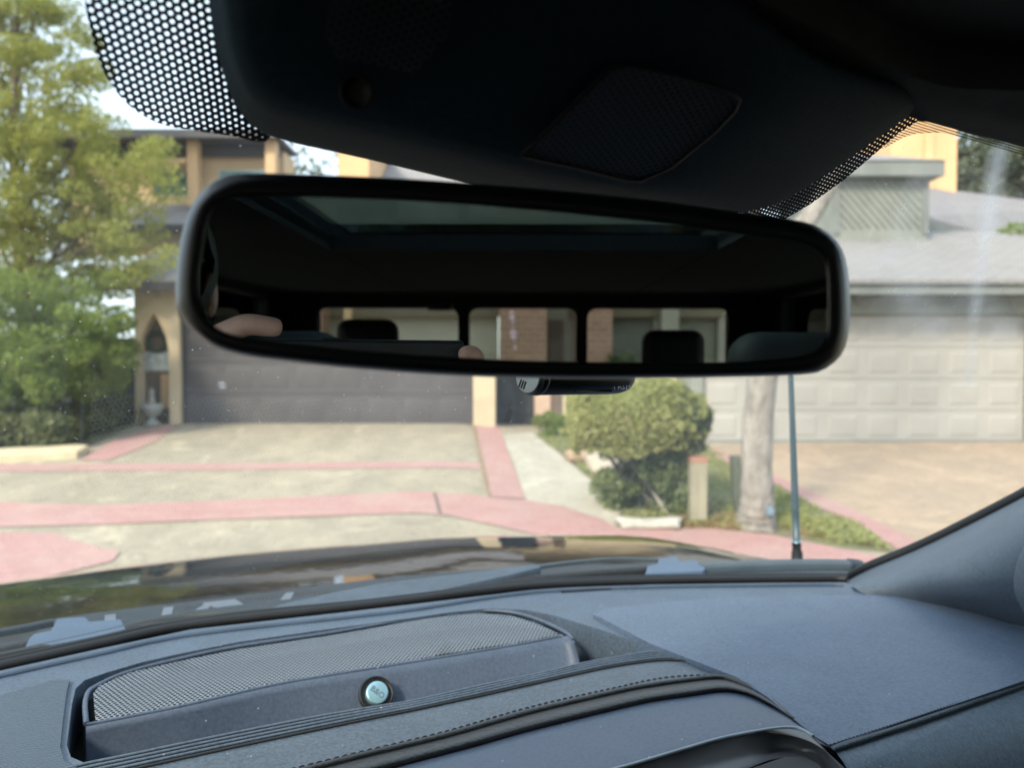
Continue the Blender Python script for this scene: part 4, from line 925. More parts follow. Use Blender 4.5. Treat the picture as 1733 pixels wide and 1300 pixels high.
loft(bm, [[p+(p-q)*.4 for p, q in zip(a, a1_)], a, a1_, b, c_, d_, e_], 0, spline=False, closed=True)
bm.verts.ensure_lookup_table(); bm.faces.new([bm.verts[len(rimc)*6+i] for i in range(len(rimc))])
bmesh.ops.recalc_face_normals(bm, faces=bm.faces)
cover = mk('camera_cover', bm, simple('cover_plastic', (.013, .029, .042), (.009, .021, .031), 330, .7, spec=.06, bump=(1200, .3, .0006)), truck, smooth=True, subsurf=1)
M_mesh = holes('cover_mesh', (.022, .028, .036), .5, .0028, .34, rot=.5)
def cpatch(name, poly, k, m, parent, label=None):
    bm = patch(poly, lambda x, y: cov(x, y, k), 30)
    L = bm.loops.layers.uv.new('UVMap')
    for f in bm.faces:
        for l in f.loops: l[L].uv = uncar(l.vert.co)
    o = mk(name, bm, m, parent)
    if label: o['label'] = label
    return o
gm = [(884, 262), (980, 283), (1060, 303), (1085, 304), (1135, 282), (1207, 224), (1244, 185), (1250, 168), (1240, 158), (1150, 128), (1060, 108), (1030, 118)]
cpatch('grille_backing', gm, .810, M_blk, cover); cpatch('cover_grille', gm, .805, M_mesh, cover); 
bm = bmesh.new(); tube(bm, [cov(x, y, .806) for x, y in gm+[gm[0]]], .0011, 6, caps=False); mk('grille_edge', bm, M_blkp, cover)
cpatch('cover_grille', [(560, -30), (550, 60), (570, 100), (640, 110), (700, 125), (760, 60), (770, -30)], .805, M_mesh, cover)
bm = bmesh.new(); q = cov(603, 155, .807); dn = (C3-q).normalized(); aa = Vector((1, 0, 0)); bb = dn.cross(aa).normalized()
disc(bm, q, [(.0062, -.003), (.0062, .0008), (.0052, .001), (.0048, -.0008), (.002, -.0012)], dn, aa, bb, 28); mk('light_sensor', bm, M_blkp, cover)

# ---- rear view mirror
MO = [(298, 520), (297, 480), (302, 425), (314, 372), (334, 332), (364, 305), (400, 293), (500, 294), (700, 303), (900, 318), (1100, 338), (1250, 358), (1345, 372), (1392, 387), (1420, 412), (1434, 452), (1439, 510), (1437, 560), (1427, 596), (1404, 620), (1368, 633), (1250, 638), (1050, 641), (900, 640), (750, 635), (600, 624), (500, 613), (420, 603), (366, 588), (330, 563), (308, 540)]
MI = [(338, 500), (338, 466), (343, 430), (350, 385), (363, 348), (388, 335), (420, 332), (511, 332), (700, 339), (900, 354), (1122, 377), (1230, 392), (1320, 404), (1370, 414), (1396, 436), (1401, 470), (1402, 505), (1402, 540), (1401, 562), (1391, 586), (1366, 600), (1288, 610), (1175, 614), (1025, 613), (880, 610), (761, 604), (620, 594), (520, 584), (440, 575), (385, 564), (353, 542)]
def closed(l, n):
    l = list(l); k = catmull(l+[l[0]], n+1)[:-1]; return k
mo, mi_ = closed(MO, 160), closed(MI, 160)
to2 = lambda l, off=0: [M(x, y, off) for x, y in l]
mc = M(866, 470, 0)
def shr(pts, k, d): return [mc+(p-mc)*k+MN*d for p in pts]
O0, I0 = to2(mo), to2(mi_)
mixl = lambda A, B, k, d: [a*(1-k)+b*k+MN*d for a, b in zip(A, B)]
Oo = lambda d: to2(mo, d)
mixo = lambda k, d: [a*(1-k)+b*k for a, b in zip([p+MN*d for p in I0], Oo(d))]
B0 = [p for p in Oo(.010)]
bm = bmesh.new()
loft(bm, [mixl(I0, O0, -.02, .004), mixl(I0, O0, .0, .0005), mixl(I0, O0, .08, -.0006), mixl(I0, O0, .3, -.0010), mixl(I0, O0, .6, -.0006), mixo(.85, .0018), mixo(.97, .0055), B0,
          [mc+(p-mc)*.985+MN*.006 for p in B0], [mc+(p-mc)*.955+MN*.011 for p in B0], [mc+(p-mc)*.88+MN*.018 for p in B0], [mc+(p-mc)*.6+MN*.023 for p in B0], [mc+(p-mc)*.25+MN*.024 for p in B0]], 0, closed=True, spline=False)
bm.verts.ensure_lookup_table(); nv_ = len(bm.verts); bm.faces.new([bm.verts[nv_-160+i] for i in range(160)])
bmesh.ops.recalc_face_normals(bm, faces=bm.faces); mirror = mk('rear_view_mirror', bm, M_frame, truck, smooth=True)
bm = bmesh.new(); f = bm.faces.new([bm.verts.new(p) for p in mixl(I0, O0, .01, .0008)])
nm = N('mirror_silver'); g_ = nm('BsdfGlossy', {'Color': (.76, .78, .77, 1), 'Roughness': .0}); nm.t.links.new(g_.outputs[0], nm.out.inputs[0])
f.normal_update()
if f.normal.dot(MN) > 0: bmesh.ops.reverse_faces(bm, faces=[f])
mk('mirror_glass', bm, nm.m, mirror)
bm = bmesh.new(); s0 = mc+MN*.03; tube(bm, [s0, s0+Vector((0, .012, .003)), s0+Vector((.0, .03, .012)), s0+Vector((0, .055, .022))], [.012, .009, .009, .012], 14); mk('mirror_stem', bm, M_frame, mirror)

# ---- wipers and cowl, bonnet, antenna
hood = bmesh.new(); nu, nv = 60, 30
def hoodp(u, v):           # u -1..1 lateral, v 0..1 from cowl to nose
    lat = LC+u*(1.0-.03*v*v); fw = 1.17-.24*u*u+(.76-.0*u*u)*v+(-.10*u*u)*v
    z = -.375-.012*v-.050*v*v-.055*v**6
    z -= .06*max(0, abs(u)-.86)**1*6*.35
    dome = 1/(1+math.exp(-(abs(u)-.40)*26)); z += .010*dome*(1-v**4)*(1-max(0, (abs(u)-.8)/.2)**2)*(1 if abs(u) < .95 else .6)
    return car(lat, fw, z)
gr = [[hood.verts.new(hoodp(-1+2*i/nu, j/nv)) for i in range(nu+1)] for j in range(nv+1)]
for j in range(nv):
    for i in range(nu): hood.faces.new((gr[j][i], gr[j][i+1], gr[j+1][i+1], gr[j+1][i]))
nose = [hood.verts.new(gr[nv][i].co+Vector((-CS*.04, CC*.04, -.08))) for i in range(nu+1)]; no2 = [hood.verts.new(gr[nv][i].co+Vector((-CS*.05, CC*.05, -.55))) for i in range(nu+1)]
for A2, B2 in ((gr[nv], nose), (nose, no2)):
    for i in range(nu): hood.faces.new((A2[i], A2[i+1], B2[i+1], B2[i]))
for side in (0, nu):
    dn_ = [hood.verts.new(gr[j][side].co+Vector((0, 0, -.5))) for j in range(nv+1)]
    for j in range(nv): hood.faces.new((gr[j][side], gr[j+1][side], dn_[j+1], dn_[j]))
bmesh.ops.recalc_face_normals(hood, faces=hood.faces); hd = mk('bonnet', hood, M_paint, truck, smooth=True)
# pressed crease lines of the bonnet
def hsolve(px, py):
    best = None
    for j in range(0, 121):
        for i in range(0, 161):
            u, v = -1+2*i/160, j/120; q = project(hoodp(u, v)); e = (q[0]-px)**2+(q[1]-py)**2
            if best is None or e < best[0]: best = (e, u, v)
    return best[1], best[2]
# cowl panel: slats under the wipers
CU = [(-200, 1104), (0, 1067), (121, 1043), (283, 1023), (485, 999), (606, 984), (720, 972), (900, 960), (1100, 954), (1300, 958), (1440, 964)]
El = [(-200, 1140), (0, 1098), (162, 1066), (323, 1036), (485, 1017), (598, 1006), (700, 996), (900, 976), (1100, 968), (1300, 966), (1440, 972)]
bm = bmesh.new()
loft(bm, [[U(x, y+2, -.375) for x, y in CU], [U(x, y, -.350) for x, y in CU], [U(x, y+3, -.345) for x, y in CU], [U(x, y+2, -.321) for x, y in El], [U(x, y+14, -.312) for x, y in El]], 60)
bmesh.ops.recalc_face_normals(bm, faces=bm.faces); cowl = mk('cowl_panel', bm, M_cowl, truck)
cu_x, cu_y = [q[0] for q in CU], [q[1] for q in CU]; el_y = [q[1] for q in El]; el_x = [q[0] for q in El]
def cow(x, k, up=.001):
    y0, y1 = np.interp(x, cu_x, cu_y)+3, np.interp(x, el_x, el_y)+2
    return U(x, y0*(1-k)+y1*k, -.345*(1-k)-.321*k+up)
for x0, x1 in ((-60, 66), (150, 176), (198, 272), (292, 322), (414, 470), (502, 566)):
    bm = bmesh.new(); x = x0
    while x < x1:
        a, b = cow(x, .18), cow(x-2, .62); w_ = Vector((.0016, .0006, 0))
        V = [bm.verts.new(q) for q in (a-w_, a+w_, b+w_, b-w_)]; f = bm.faces.new(V); r = bmesh.ops.extrude_face_region(bm, geom=[f]); bmesh.ops.translate(bm, verts=[v for v in r['geom'] if isinstance(v, bmesh.types.BMVert)], vec=(0, 0, -.006)); x += 7.2
    bmesh.ops.recalc_face_normals(bm, faces=bm.faces); mk('cowl_slots', bm, M_blk, cowl)
M_pale = simple('light_patch_tone', (.13, .16, .20), (.10, .13, .16), 30, .5)
for x0, x1, sl in ((177, 196, 0), (273, 291, 4), (330, 352, 22), (366, 412, -24), (474, 492, 10)):
    bm = bmesh.new(); V = [bm.verts.new(q) for q in (cow(x0+sl, .1, .003), cow(x1+sl*.6, .1, .003), cow(x1, .75, .003), cow(x0, .75, .003))]; f = bm.faces.new(V); r = bmesh.ops.extrude_face_region(bm, geom=[f]); bmesh.ops.translate(bm, verts=[v for v in r['geom'] if isinstance(v, bmesh.types.BMVert)], vec=(0, 0, -.004))
    bmesh.ops.recalc_face_normals(bm, faces=bm.faces); mk('cowl_light_patch', bm, M_pale, cowl)  # lighter colour paints in the pale blocks and reflective triangles along the cowl
def flatbar(bm, pts, w0, th, n=40, px_w=None):
    """bar of rectangular section along 3D points: width across (vertical-ish), thickness"""
    c = catmull(pts, n); ws_ = np.interp(np.linspace(0, 1, n), np.linspace(0, 1, len(w0)), w0)
    rr = []
    for i in range(n):
        p_ = Vector(c[i]); t = (Vector(c[min(i+1, n-1)])-Vector(c[max(i-1, 0)])).normalized()
        s_ = t.cross(Vector((0, 0, 1))).normalized(); uu = s_.cross(t).normalized(); w2 = ws_[i]/2
        rr.append([bm.verts.new(p_+s_*a_*w2+uu*b_*th/2) for a_, b_ in ((-1, -1), (-1, .6), (-.6, 1), (.6, 1), (1, .6), (1, -1))])
    for a_, b_ in zip(rr[:-1], rr[1:]):
        for k in range(6): bm.faces.new((a_[k], a_[(k+1) % 6], b_[(k+1) % 6], b_[k]))
    bm.faces.new(rr[0]); bm.faces.new(rr[-1][::-1]); bmesh.ops.recalc_face_normals(bm, faces=bm.faces)
Wd = -.305
w1 = bmesh.new(); fw_ = w1.faces.new([w1.verts.new(U(x, y, Wd+.003+.008*(1027-y)/70)) for x, y in [(430, 1052), (470, 1024), (560, 1004), (640, 988), (760, 973), (905, 955), (916, 960), (860, 974), (760, 996), (650, 1017), (600, 1028)]])
rw_ = bmesh.ops.extrude_face_region(w1, geom=[fw_]); bmesh.ops.translate(w1, verts=[v for v in rw_['geom'] if isinstance(v, bmesh.types.BMVert)], vec=(0, 0, -.012)); bmesh.ops.recalc_face_normals(w1, faces=w1.faces)
wiper = mk('wiper', w1, simple('wiper_slate', (.040, .060, .085), (.028, .044, .063), 60, .5, specks=(110., .07)), truck, bevel=.001)
w1 = bmesh.new(); flatbar(w1, [U(*q, Wd+.004) for q in [(905, 961), (950, 955), (1010, 949), (1060, 947), (1114, 949)]], [.008, .007, .006], .006); mk('wiper_arm', w1, simple('wiper_dark', (.035, .05, .06), None, 20, .45), wiper)
w1 = bmesh.new(); flatbar(w1, [U(*q, Wd-.004) for q in [(-120, 1140), (50, 1098), (216, 1072), (400, 1050), (600, 1029), (700, 1011), (850, 990), (1000, 975), (1100, 968), (1190, 963)]], [.012]*3, .016); mk('wiper_blade', w1, M_blk, wiper)  # blade made wide so its black also stands for shade under the arm
# lower left wiper part with clip
def clip(name, poly, dz0, m, parent, th=.014):
    bm = bmesh.new(); pts = [U(x, y, dz0+(1100-y)*0) for x, y in poly]
    f = bm.faces.new([bm.verts.new(p) for p in pts]); r = bmesh.ops.extrude_face_region(bm, geom=[f])
    bmesh.ops.translate(bm, verts=[v for v in r['geom'] if isinstance(v, bmesh.types.BMVert)], vec=(0, 0, -th)); bmesh.ops.recalc_face_normals(bm, faces=bm.faces)
    return mk(name, bm, m, parent, bevel=.0015)
M_clip = simple('clip_plastic', (.065, .105, .165), (.055, .09, .145), 15, .5, spec=.5, specks=(115., .07))
clip('wiper_clip', [(42, 1096), (50, 1080), (57, 1073), (86, 1067), (92, 1057), (97, 1047), (145, 1044), (152, 1052), (205, 1048), (216, 1070), (150, 1080)], Wd+.006, M_clip, wiper)
clip('wiper_clip', [(1092, 971), (1096, 957), (1111, 955), (1116, 945), (1144, 942), (1151, 950), (1177, 948), (1194, 962), (1190, 966)], Wd+.006, M_clip, wiper)
w1 = bmesh.new(); flatbar(w1, [U(*q, Wd) for q in [(-150, 1096), (-50, 1080), (30, 1066), (90, 1054)]], [.009]*2, .008); mk('wiper_arm', w1, M_cowl, wiper)
w1 = bmesh.new(); flatbar(w1, [U(*q, Wd+.001) for q in [(1185, 962), (1280, 958), (1380, 956), (1438, 957)]], [.022, .022, .020], .014)
w2_ = mk('wiper', w1, simple('wiper_dark2', (.05, .07, .085), None, 20, .45), truck, bevel=.002); w2_['label'] = 'second wiper blade lying along the lower right edge of the glass'
w1 = bmesh.new(); flatbar(w1, [U(*q, Wd+.001) for q in [(1436, 956), (1450, 957), (1462, 964)]], [.022, .018, .006], .015, 10); mk('end_cap', w1, M_cowl, w2_, bevel=.001)
# antenna on the right wing
ab, at_ = car(LC+.955, 1.06, -.385), car(LC+.955, 1.06-.02, .24)
ab = P(1349, 947, ab.y); at_ = P(1337, 600, ab.y-.02)+(P(1337, 600, ab.y-.02)-ab)*.55
an = bmesh.new(); tube(an, [ab*(1-k)+at_*k for k in np.linspace(.06, 1, 12)], [.0072-.0042*k for k in np.linspace(0, 1, 12)], 12); ant = mk('antenna', an, simple('antenna_rubber', (.05, .085, .10), (.04, .07, .085), 30, .4), truck)
an = bmesh.new(); tube(an, [ab+Vector((0, 0, -.04)), ab+Vector((0, 0, .012)), ab+(at_-ab)*.03, ab+(at_-ab)*.055], [.011, .0105, .0085, .0082], 14); mk('antenna_base', an, M_blk, ant)
an = bmesh.new(); tube(an, [ab+(at_-ab)*.056, ab+(at_-ab)*.062], [.0084, .0084], 14); mk('antenna_ring', an, M_metal, ant)

# ---- cabin shell
def cbx(name, b, m, parent=truck, bevel=0, **k): return bx(name, b, m, parent, fn=lambda x, y, z: car(LC+x, y, z), bevel=bevel, **k)
RF = .20
HT = lambda u: 1.0+.02*(1-min(max((u+.1)/.35, 0), 1))-.02*max(0, (u-.28)/.08)*.9 if u < .45 else .965
bm = bmesh.new(); us = np.linspace(-.95, .95, 14)
loft(bm, [[G(u, HT(u))+Vector((0, 0, .012)) for u in us], [G(u, HT(u)) for u in us], [G(u, HT(u))+car(0, -.03, 0)-C3+Vector((0, 0, -.001)) for u in us], [car(LC+u, .22-.1*u*u, .142) for u in us], [car(LC+u, .08, .172) for u in us], [car(LC+u, -.05, RF) for u in us]], 40)
hl = mk('headliner', bm, M_liner, truck, smooth=True)
cbx('headliner', [(-.85, -.36, -1.97, -.05, RF, RF+.05), (.36, .85, -1.97, -.05, RF, RF+.05), (-.36, .36, -1.97, -.8801, RF-.001, RF+.024), (-.36, .36, -1.97, -1.01, RF+.0241, RF+.05), (-.36, .36, -.12, -.05, RF, RF+.05)], M_liner, bevel=.006)
cbx('sunroof', [(-.36, .36, -.88, -.865, RF-.004, RF+.024), (-.36, .36, -.14, -.12, RF-.004, RF+.024), (-.38, -.36, -.88, -.12, RF-.004, RF+.024), (.36, .38, -.88, -.12, RF-.004, RF+.024)], M_liner)
cbx('sunroof_glass', (-.359, .359, -1.0, -.125, RF+.0255, RF+.0285), M_roofg)
cbx('roof_panel', [(-.85, -.38, -1.98, .1, RF+.052, RF+.07), (.38, .85, -1.98, .1, RF+.052, RF+.07), (-.38, .38, -1.98, -1.01, RF+.052, RF+.07), (-.38, .38, -.118, .1, RF+.052, RF+.07)], M_paint)
bm = bmesh.new(); loft(bm, [[G(u, 1.03)+Vector((0, 0, .01)) for u in us], [car(LC+u, .1, RF+.07) for u in us]], 30); mk('roof_panel', bm, M_paint, truck)
cbx('visor', [], M_liner) if False else None
plate('sun_visor', [(1180, -160), (1441, -2), (1490, 30), (1543, 55), (1590, 72), (1635, 79), (1760, 83), (1960, 86), (1960, -160)], .122, simple('visor_cloth', (.035, .036, .042), None, 60, .9), truck, .016, .006, 60)
# rear wall with three panes
zb_, zt_ = -.24, .155
px2u = lambda px: (px-866.5)/F*2.5
rw0 = -1.97
e = [px2u(q) for q in (518, 757, 775, 957, 975, 1212)]
cbx('rear_wall', [(-.9, .9, rw0-.04, rw0, -1.15, zb_), (-.9, .9, rw0-.04, rw0, zt_, RF+.05), (-.9, e[0], rw0-.04, rw0, zb_, zt_), (e[1], e[2], rw0-.04, rw0, zb_, zt_), (e[3], e[4], rw0-.04, rw0, zb_, zt_), (e[5], .9, rw0-.04, rw0, zb_, zt_)], M_blkp)
for i, (a, b) in enumerate(((e[0], e[1]), (e[2], e[3]), (e[4], e[5]))):
    o = cbx('rear_glass', (a, b, rw0-.045, rw0-.041, zb_, zt_), M_tint)
    bm = bmesh.new()
    for (cx_, cz_, sx_, sz_) in ((a, zt_, 1, -1), (b, zt_, -1, -1), (a, zb_, 1, 1), (b, zb_, -1, 1)):
        r_ = .035; pts = [(cx_, cz_)]+[(cx_+sx_*r_*(1-math.sin(t)), cz_+sz_*r_*(1-math.cos(t))) for t in np.linspace(0, math.pi/2, 7)]
        V = [bm.verts.new(car(LC+x, rw0-.002, z)) for x, z in pts]
        bm.faces.new(V)
    mk('corner_gasket', bm, M_blk, o)
for s_ in (-1, 1):
    x0, x1 = (.80, .85) if s_ > 0 else (-.85, -.80)
    o = cbx('door', [(x0, x1, -2.0, .32, -1.15, -.20), (x0, x1, .3201, .72, -1.15, -.42), (x0, x1, -2.0, -.05, .176, RF+.05), (x0, x1, -2.0, -1.80, -.2, .176), (x0, x1, -.80, -.66, -.2, .176), (x0, x1, .30, .33, -.2, .1)], M_blkp, bevel=.004)
    cbx('side_glass', [(x0+.02, x0+.025, -1.80, -.80, -.2, .176), (x0+.02, x0+.025, -.66, .30, -.2, .14)], M_tint, o)
cbx('floor_pan', [(-.9, .9, -2, .75, -1.2, -1.15), (-.9, .9, .66, .70, -1.15, -.345)], M_blkp)
# seats
def rbox(name, b, m, parent, r=.05, sub=0): return cbx(name, b, m, parent, bevel=r, seg=5)
def seat(u, fw, label):
    s = thing('front_seat', label, 'x', (0, 0, 0)); s.parent = truck; del s['category']; s.location = car(LC+u, fw, -H)-Vector(truck.location)
    return s
def rb(name, b, m, parent, r, seg=5):
    o = cbx(name, b, m, parent); bv = o.modifiers.new('bevel', 'BEVEL'); bv.width = r; bv.segments = seg; bv.limit_method = 'NONE'
    for p_ in o.data.polygons: p_.use_smooth = True
    return o
for u in (-.40, .44):
    fs = rb('front_seat', (u-.25, u+.25, -.62, -.48, -.95, -.06 if u > 0 else -.12), M_seat, truck, .05)
    rb('cushion', (u-.25, u+.25, -.50, .02, -.80, -.60), M_seat, fs, .05)
    rb('headrest', (u-.14, u+.14, -.60, -.50, -.10, .035), M_seat, fs, .04)
rs = rb('rear_seat', (-.72, .72, -1.90, -1.76, -.95, -.16), M_seat, truck, .05)
rb('cushion', (-.72, .72, -1.80, -1.32, -.75, -.55), M_seat, rs, .05)
for px, top in ((603, 538), (1120, 555)):
    u = (px-866.5)/F*2.3; z = (597-top)/F*2.3
    rb('headrest', (u-.094, u+.094, -1.83, -1.73, z-.20, z), M_blkp, rs, .038)
# ================================================================== DASH CAMERAS, PHONE, PERSON, STREET BEHIND
ax_ = Vector((.74, .66, -.02)).normalized(); dc = thing('dash_camera', 'black tube shaped dash camera with a silver end cap hanging below the mirror', 'dash camera', tuple(P(898, 640, .46)))
c0 = P(897, 637, .46); rr_ = .0118
upv = Vector((0, 0, 1)); sdv = ax_.cross(upv).normalized()
def axtube(bm, prof, c, axis, n=36):
    a = axis.cross(Vector((0, 0, 1))).normalized(); b = a.cross(axis).normalized()
    rings = [[bm.verts.new(c+axis*h+(a*math.cos(k*2*math.pi/n)+b*math.sin(k*2*math.pi/n))*r) for k in range(n)] for r, h in prof]
    for p_, q in zip(rings[:-1], rings[1:]):
        for k in range(n):
            f = bm.faces.new((p_[k], p_[(k+1) % n], q[(k+1) % n], q[k])); f.smooth = True
    bm.faces.new(rings[0]); bm.faces.new(rings[-1]); bmesh.ops.recalc_face_normals(bm, faces=bm.faces)
M_cam = simple('camera_black', (.012, .014, .018), (.010, .012, .016), 60, .35, spec=.5)
M_silver = simple('satin_silver', (.20, .22, .225), (.18, .20, .205), 60, .4, metal=.7)
bm = bmesh.new(); axtube(bm, [(rr_*.95, .0015), (rr_, .0025), (rr_, .074), (rr_*.97, .082), (rr_*.85, .089), (rr_*.6, .094), (.001, .096)], c0, ax_); body = mk('body', bm, M_cam, dc)
bm = bmesh.new(); axtube(bm, [(rr_*.86, -.0022), (rr_*.93, -.0018), (rr_*.94, .0004)], c0, ax_); cap = mk('end_cap', bm, M_silver, dc)
bm = bmesh.new(); axtube(bm, [(rr_*.97, .0005), (rr_*1.02, .001), (rr_*1.02, .0014)], c0, ax_); mk('silver_ring', bm, simple('ring_dark', (.10, .11, .12), None, 60, .3, metal=.6), dc)
bm = bmesh.new(); axtube(bm, [(rr_*1.015, .0044), (rr_*1.03, .005), (rr_*1.03, .0056), (rr_*1.01, .0062)], c0, ax_); mk('silver_ring', bm, M_silver, dc)
ua = ax_.cross(Vector((0, 0, 1))).normalized(); ub = ua.cross(ax_).normalized()   # ua points right/towards the viewer
if ub.z < 0: ub = -ub
bm = bmesh.new()
for k in range(3):
    p_ = c0-ax_*.0024+(-ua if ua.y > 0 else ua)*0+(ua*(-.0066+k*.0021) if ua.x > 0 else -ua*(-.0066+k*.0021))-ub*(.0045+k*.0006)
    e_ = (ua if ua.x > 0 else -ua)*.0016+ub*.0034
    tube(bm, [p_-e_*.7, p_+e_*.7], .00042, 6)
mk('end_cap_slots', bm, M_blk, cap)
view = (C3-c0); nrm = (view-ax_*view.dot(ax_)).normalized(); tup = nrm.cross(ax_).normalized()
if tup.z < 0: tup = -tup
text('/ A329', .0066, c0+ax_*.076+nrm*(rr_*.87)+Vector((0, 0, -.0064)), ax_, (tup*.9-nrm*.43).normalized(), simple('pale_print', (.5, .5, .55), None, 90, .6), body, .0001)
bm = bmesh.new(); q = c0+nrm*rr_*.66-tup*rr_*.78; tube(bm, [q+ax_*.033, q+ax_*.068], .0006, 6); mk('slot', bm, M_blk, body)
bm = bmesh.new(); q = c0+ax_*.045; box(bm, -.016, .016, -.012, .012, .008, .05, fn=lambda x, y, z: q+ax_*x+sdv*y+Vector((0, 0, z))); bmesh.ops.recalc_face_normals(bm, faces=bm.faces); mk('mount', bm, M_cam, dc, bevel=.002)
# rear dash camera on the rear glass
u0, z0 = (722-866.5)/F*2.45, (517-597)/F*-2.45
dc2 = thing('rear_dash_camera', 'small black camera stuck on the rear window seen at the top of the mirror', 'dash camera', tuple(car(LC+u0, -1.93, z0)))
bm = bmesh.new(); axtube(bm, [(.008, -.035), (.012, -.032), (.012, .038), (.010, .044)], car(LC+u0, -1.93, z0), Vector((CC, CS, 0))); mk('body', bm, M_cam, dc2)
bm = bmesh.new(); axtube(bm, [(.008, .044), (.0115, .045), (.0115, .05), (.006, .053)], car(LC+u0, -1.93, z0), Vector((CC, CS, 0))); mk('end_cap', bm, M_silver, dc2)
bx('mount', (-.02, .02, -.033, -.012, -.006, .016), M_cam, dc2, fn=lambda x, y, z: car(LC+u0+x, -1.93+y, z0+z))
# phone: a slab right behind the lens
ph = thing('phone', 'dark phone held level in both hands seen along the bottom of the mirror', 'phone', (0.0, -.010, H-.03))
PX0, PX1, PZ1 = -.062, .088, .0135
bx('body', (PX0, PX1, -.014, -.0065, H+PZ1-.072, H+PZ1), simple('phone_case', (.022, .030, .034), (.017, .023, .027), 40, .5), ph, bevel=.003)
bx('camera_bump', [(-.012, .026, -.0062, -.0050, H+PZ1-.040, H+PZ1-.018) for _ in (0,) ], M_cam, ph) if False else None
bm = bmesh.new()
for (x, z) in ((.019, -.019), (-.019, -.012), (-.0, -.028)): axtube(bm, [(.0065, 0), (.0065, .0022), (.0045, .0024)], Vector((x-.0, -.0068, H+z)), Vector((0, 1, 0)), 24)
mk('lens', bm, M_cam, ph)
bx('button', (-.02, .0, -.012, -.009, H+PZ1, H+PZ1+.0008), M_blk, ph)
# ---- person: one continuous skinned body in the driver's seat holding the phone
def refl(p): return p-MN*2*((p-C3).dot(MN)-MD)
def VR(px, py, s): return refl(P(px, py, s))
M_skin = N('skin'); vs_ = M_skin.pos()
p_ = principled(M_skin, M_skin.mix(M_skin.ramp(M_skin.noise(60, 4, .6, vs_), .3, .7), (.66, .42, .34), (.80, .56, .47)), .5, spec=.4, bump=M_skin.noise(500, 3, .6, vs_), bumps=(.3, .0006)); p_.inputs['Subsurface Weight'].default_value = .1; p_.inputs['Subsurface Radius'].default_value = (.01, .004, .002); M_skin = M_skin.m
def skin(name, verts, edges, m, parent, root=0, sub=2, sx=None):
    me = bpy.data.meshes.new(name); me.from_pydata([tuple(v[0]) for v in verts], edges, []); o = bpy.data.objects.new(name, me); COL.objects.link(o)
    md = o.modifiers.new('skin', 'SKIN'); md.use_smooth_shade = True
    for i, v in enumerate(verts):
        r = v[1]; o.data.skin_vertices[0].data[i].radius = r if isinstance(r, tuple) else (r, r); o.data.skin_vertices[0].data[i].use_root = (i == root)
    s = o.modifiers.new('sub', 'SUBSURF'); s.levels = sub; s.render_levels = sub
    bpy.context.view_layer.update()
    nm_ = bpy.data.meshes.new_from_object(o.evaluated_get(bpy.context.evaluated_depsgraph_get())); bpy.data.objects.remove(o)
    off_ = Vector((0, 0, 0)); q = parent
    while q is not None: off_ += Vector(q.location); q = q.parent
    nm_.transform(Matrix.Translation(-off_)); nm_.materials.clear(); nm_.materials.append(m)
    o = bpy.data.objects.new(name, nm_); return link(o, parent)
hc = VR(246, 486, .98)                               # head centre, seen at the left end of the mirror
per = thing('person', 'person in a grey green jacket holding a phone, at the left end of the mirror', 'person', (hc.x, hc.y, H-.9))
vv, ee = [], []
def V_(p, r, link_to=None):
    vv.append((Vector(p), r)); i = len(vv)-1
    if link_to is not None: ee.append((link_to, i))
    return i
look = (C3-hc).normalized(); look.z = 0; look.normalize(); sid = Vector((look.y, -look.x, 0))
pel = V_(hc+Vector((0, 0, -.66))-look*.06, (.15, .12))
c1 = V_(hc+Vector((0, 0, -.45))-look*.07, (.15, .11), pel); c2 = V_(hc+Vector((0, 0, -.28))-look*.06, (.14, .10), c1)
nk = V_(hc+Vector((0, 0, -.17))-look*.04, .055, c2); nk2 = V_(hc+Vector((0, 0, -.11))-look*.03, .055, nk)
h1 = V_(hc+Vector((0, 0, -.03))-look*.005, (.072, .085), nk2); h2 = V_(hc+Vector((0, 0, .045))-look*.01, (.075, .088), h1); h3 = V_(hc+Vector((0, 0, .085))-look*.015, (.055, .065), h2)
def arm(side, hand, elb):
    sh = V_(hc+Vector((0, 0, -.25))+sid*side*.17-look*.05, .055, c2)
    el = V_(elb, .042, sh); m_ = V_((Vector(elb)+Vector(hand))/2, .036, el); wr = V_(hand, (.024, .028), m_); return wr
for s_ in (-1, 1):
    hp = V_(vv[pel][0]+sid*s_*.10+look*.10, .085, pel); kn = V_(vv[pel][0]+sid*s_*.16+look*.46+Vector((0, 0, .08)), .06, hp); V_(vv[pel][0]+sid*s_*.16+look*.62+Vector((0, 0, -.30)), .045, kn)
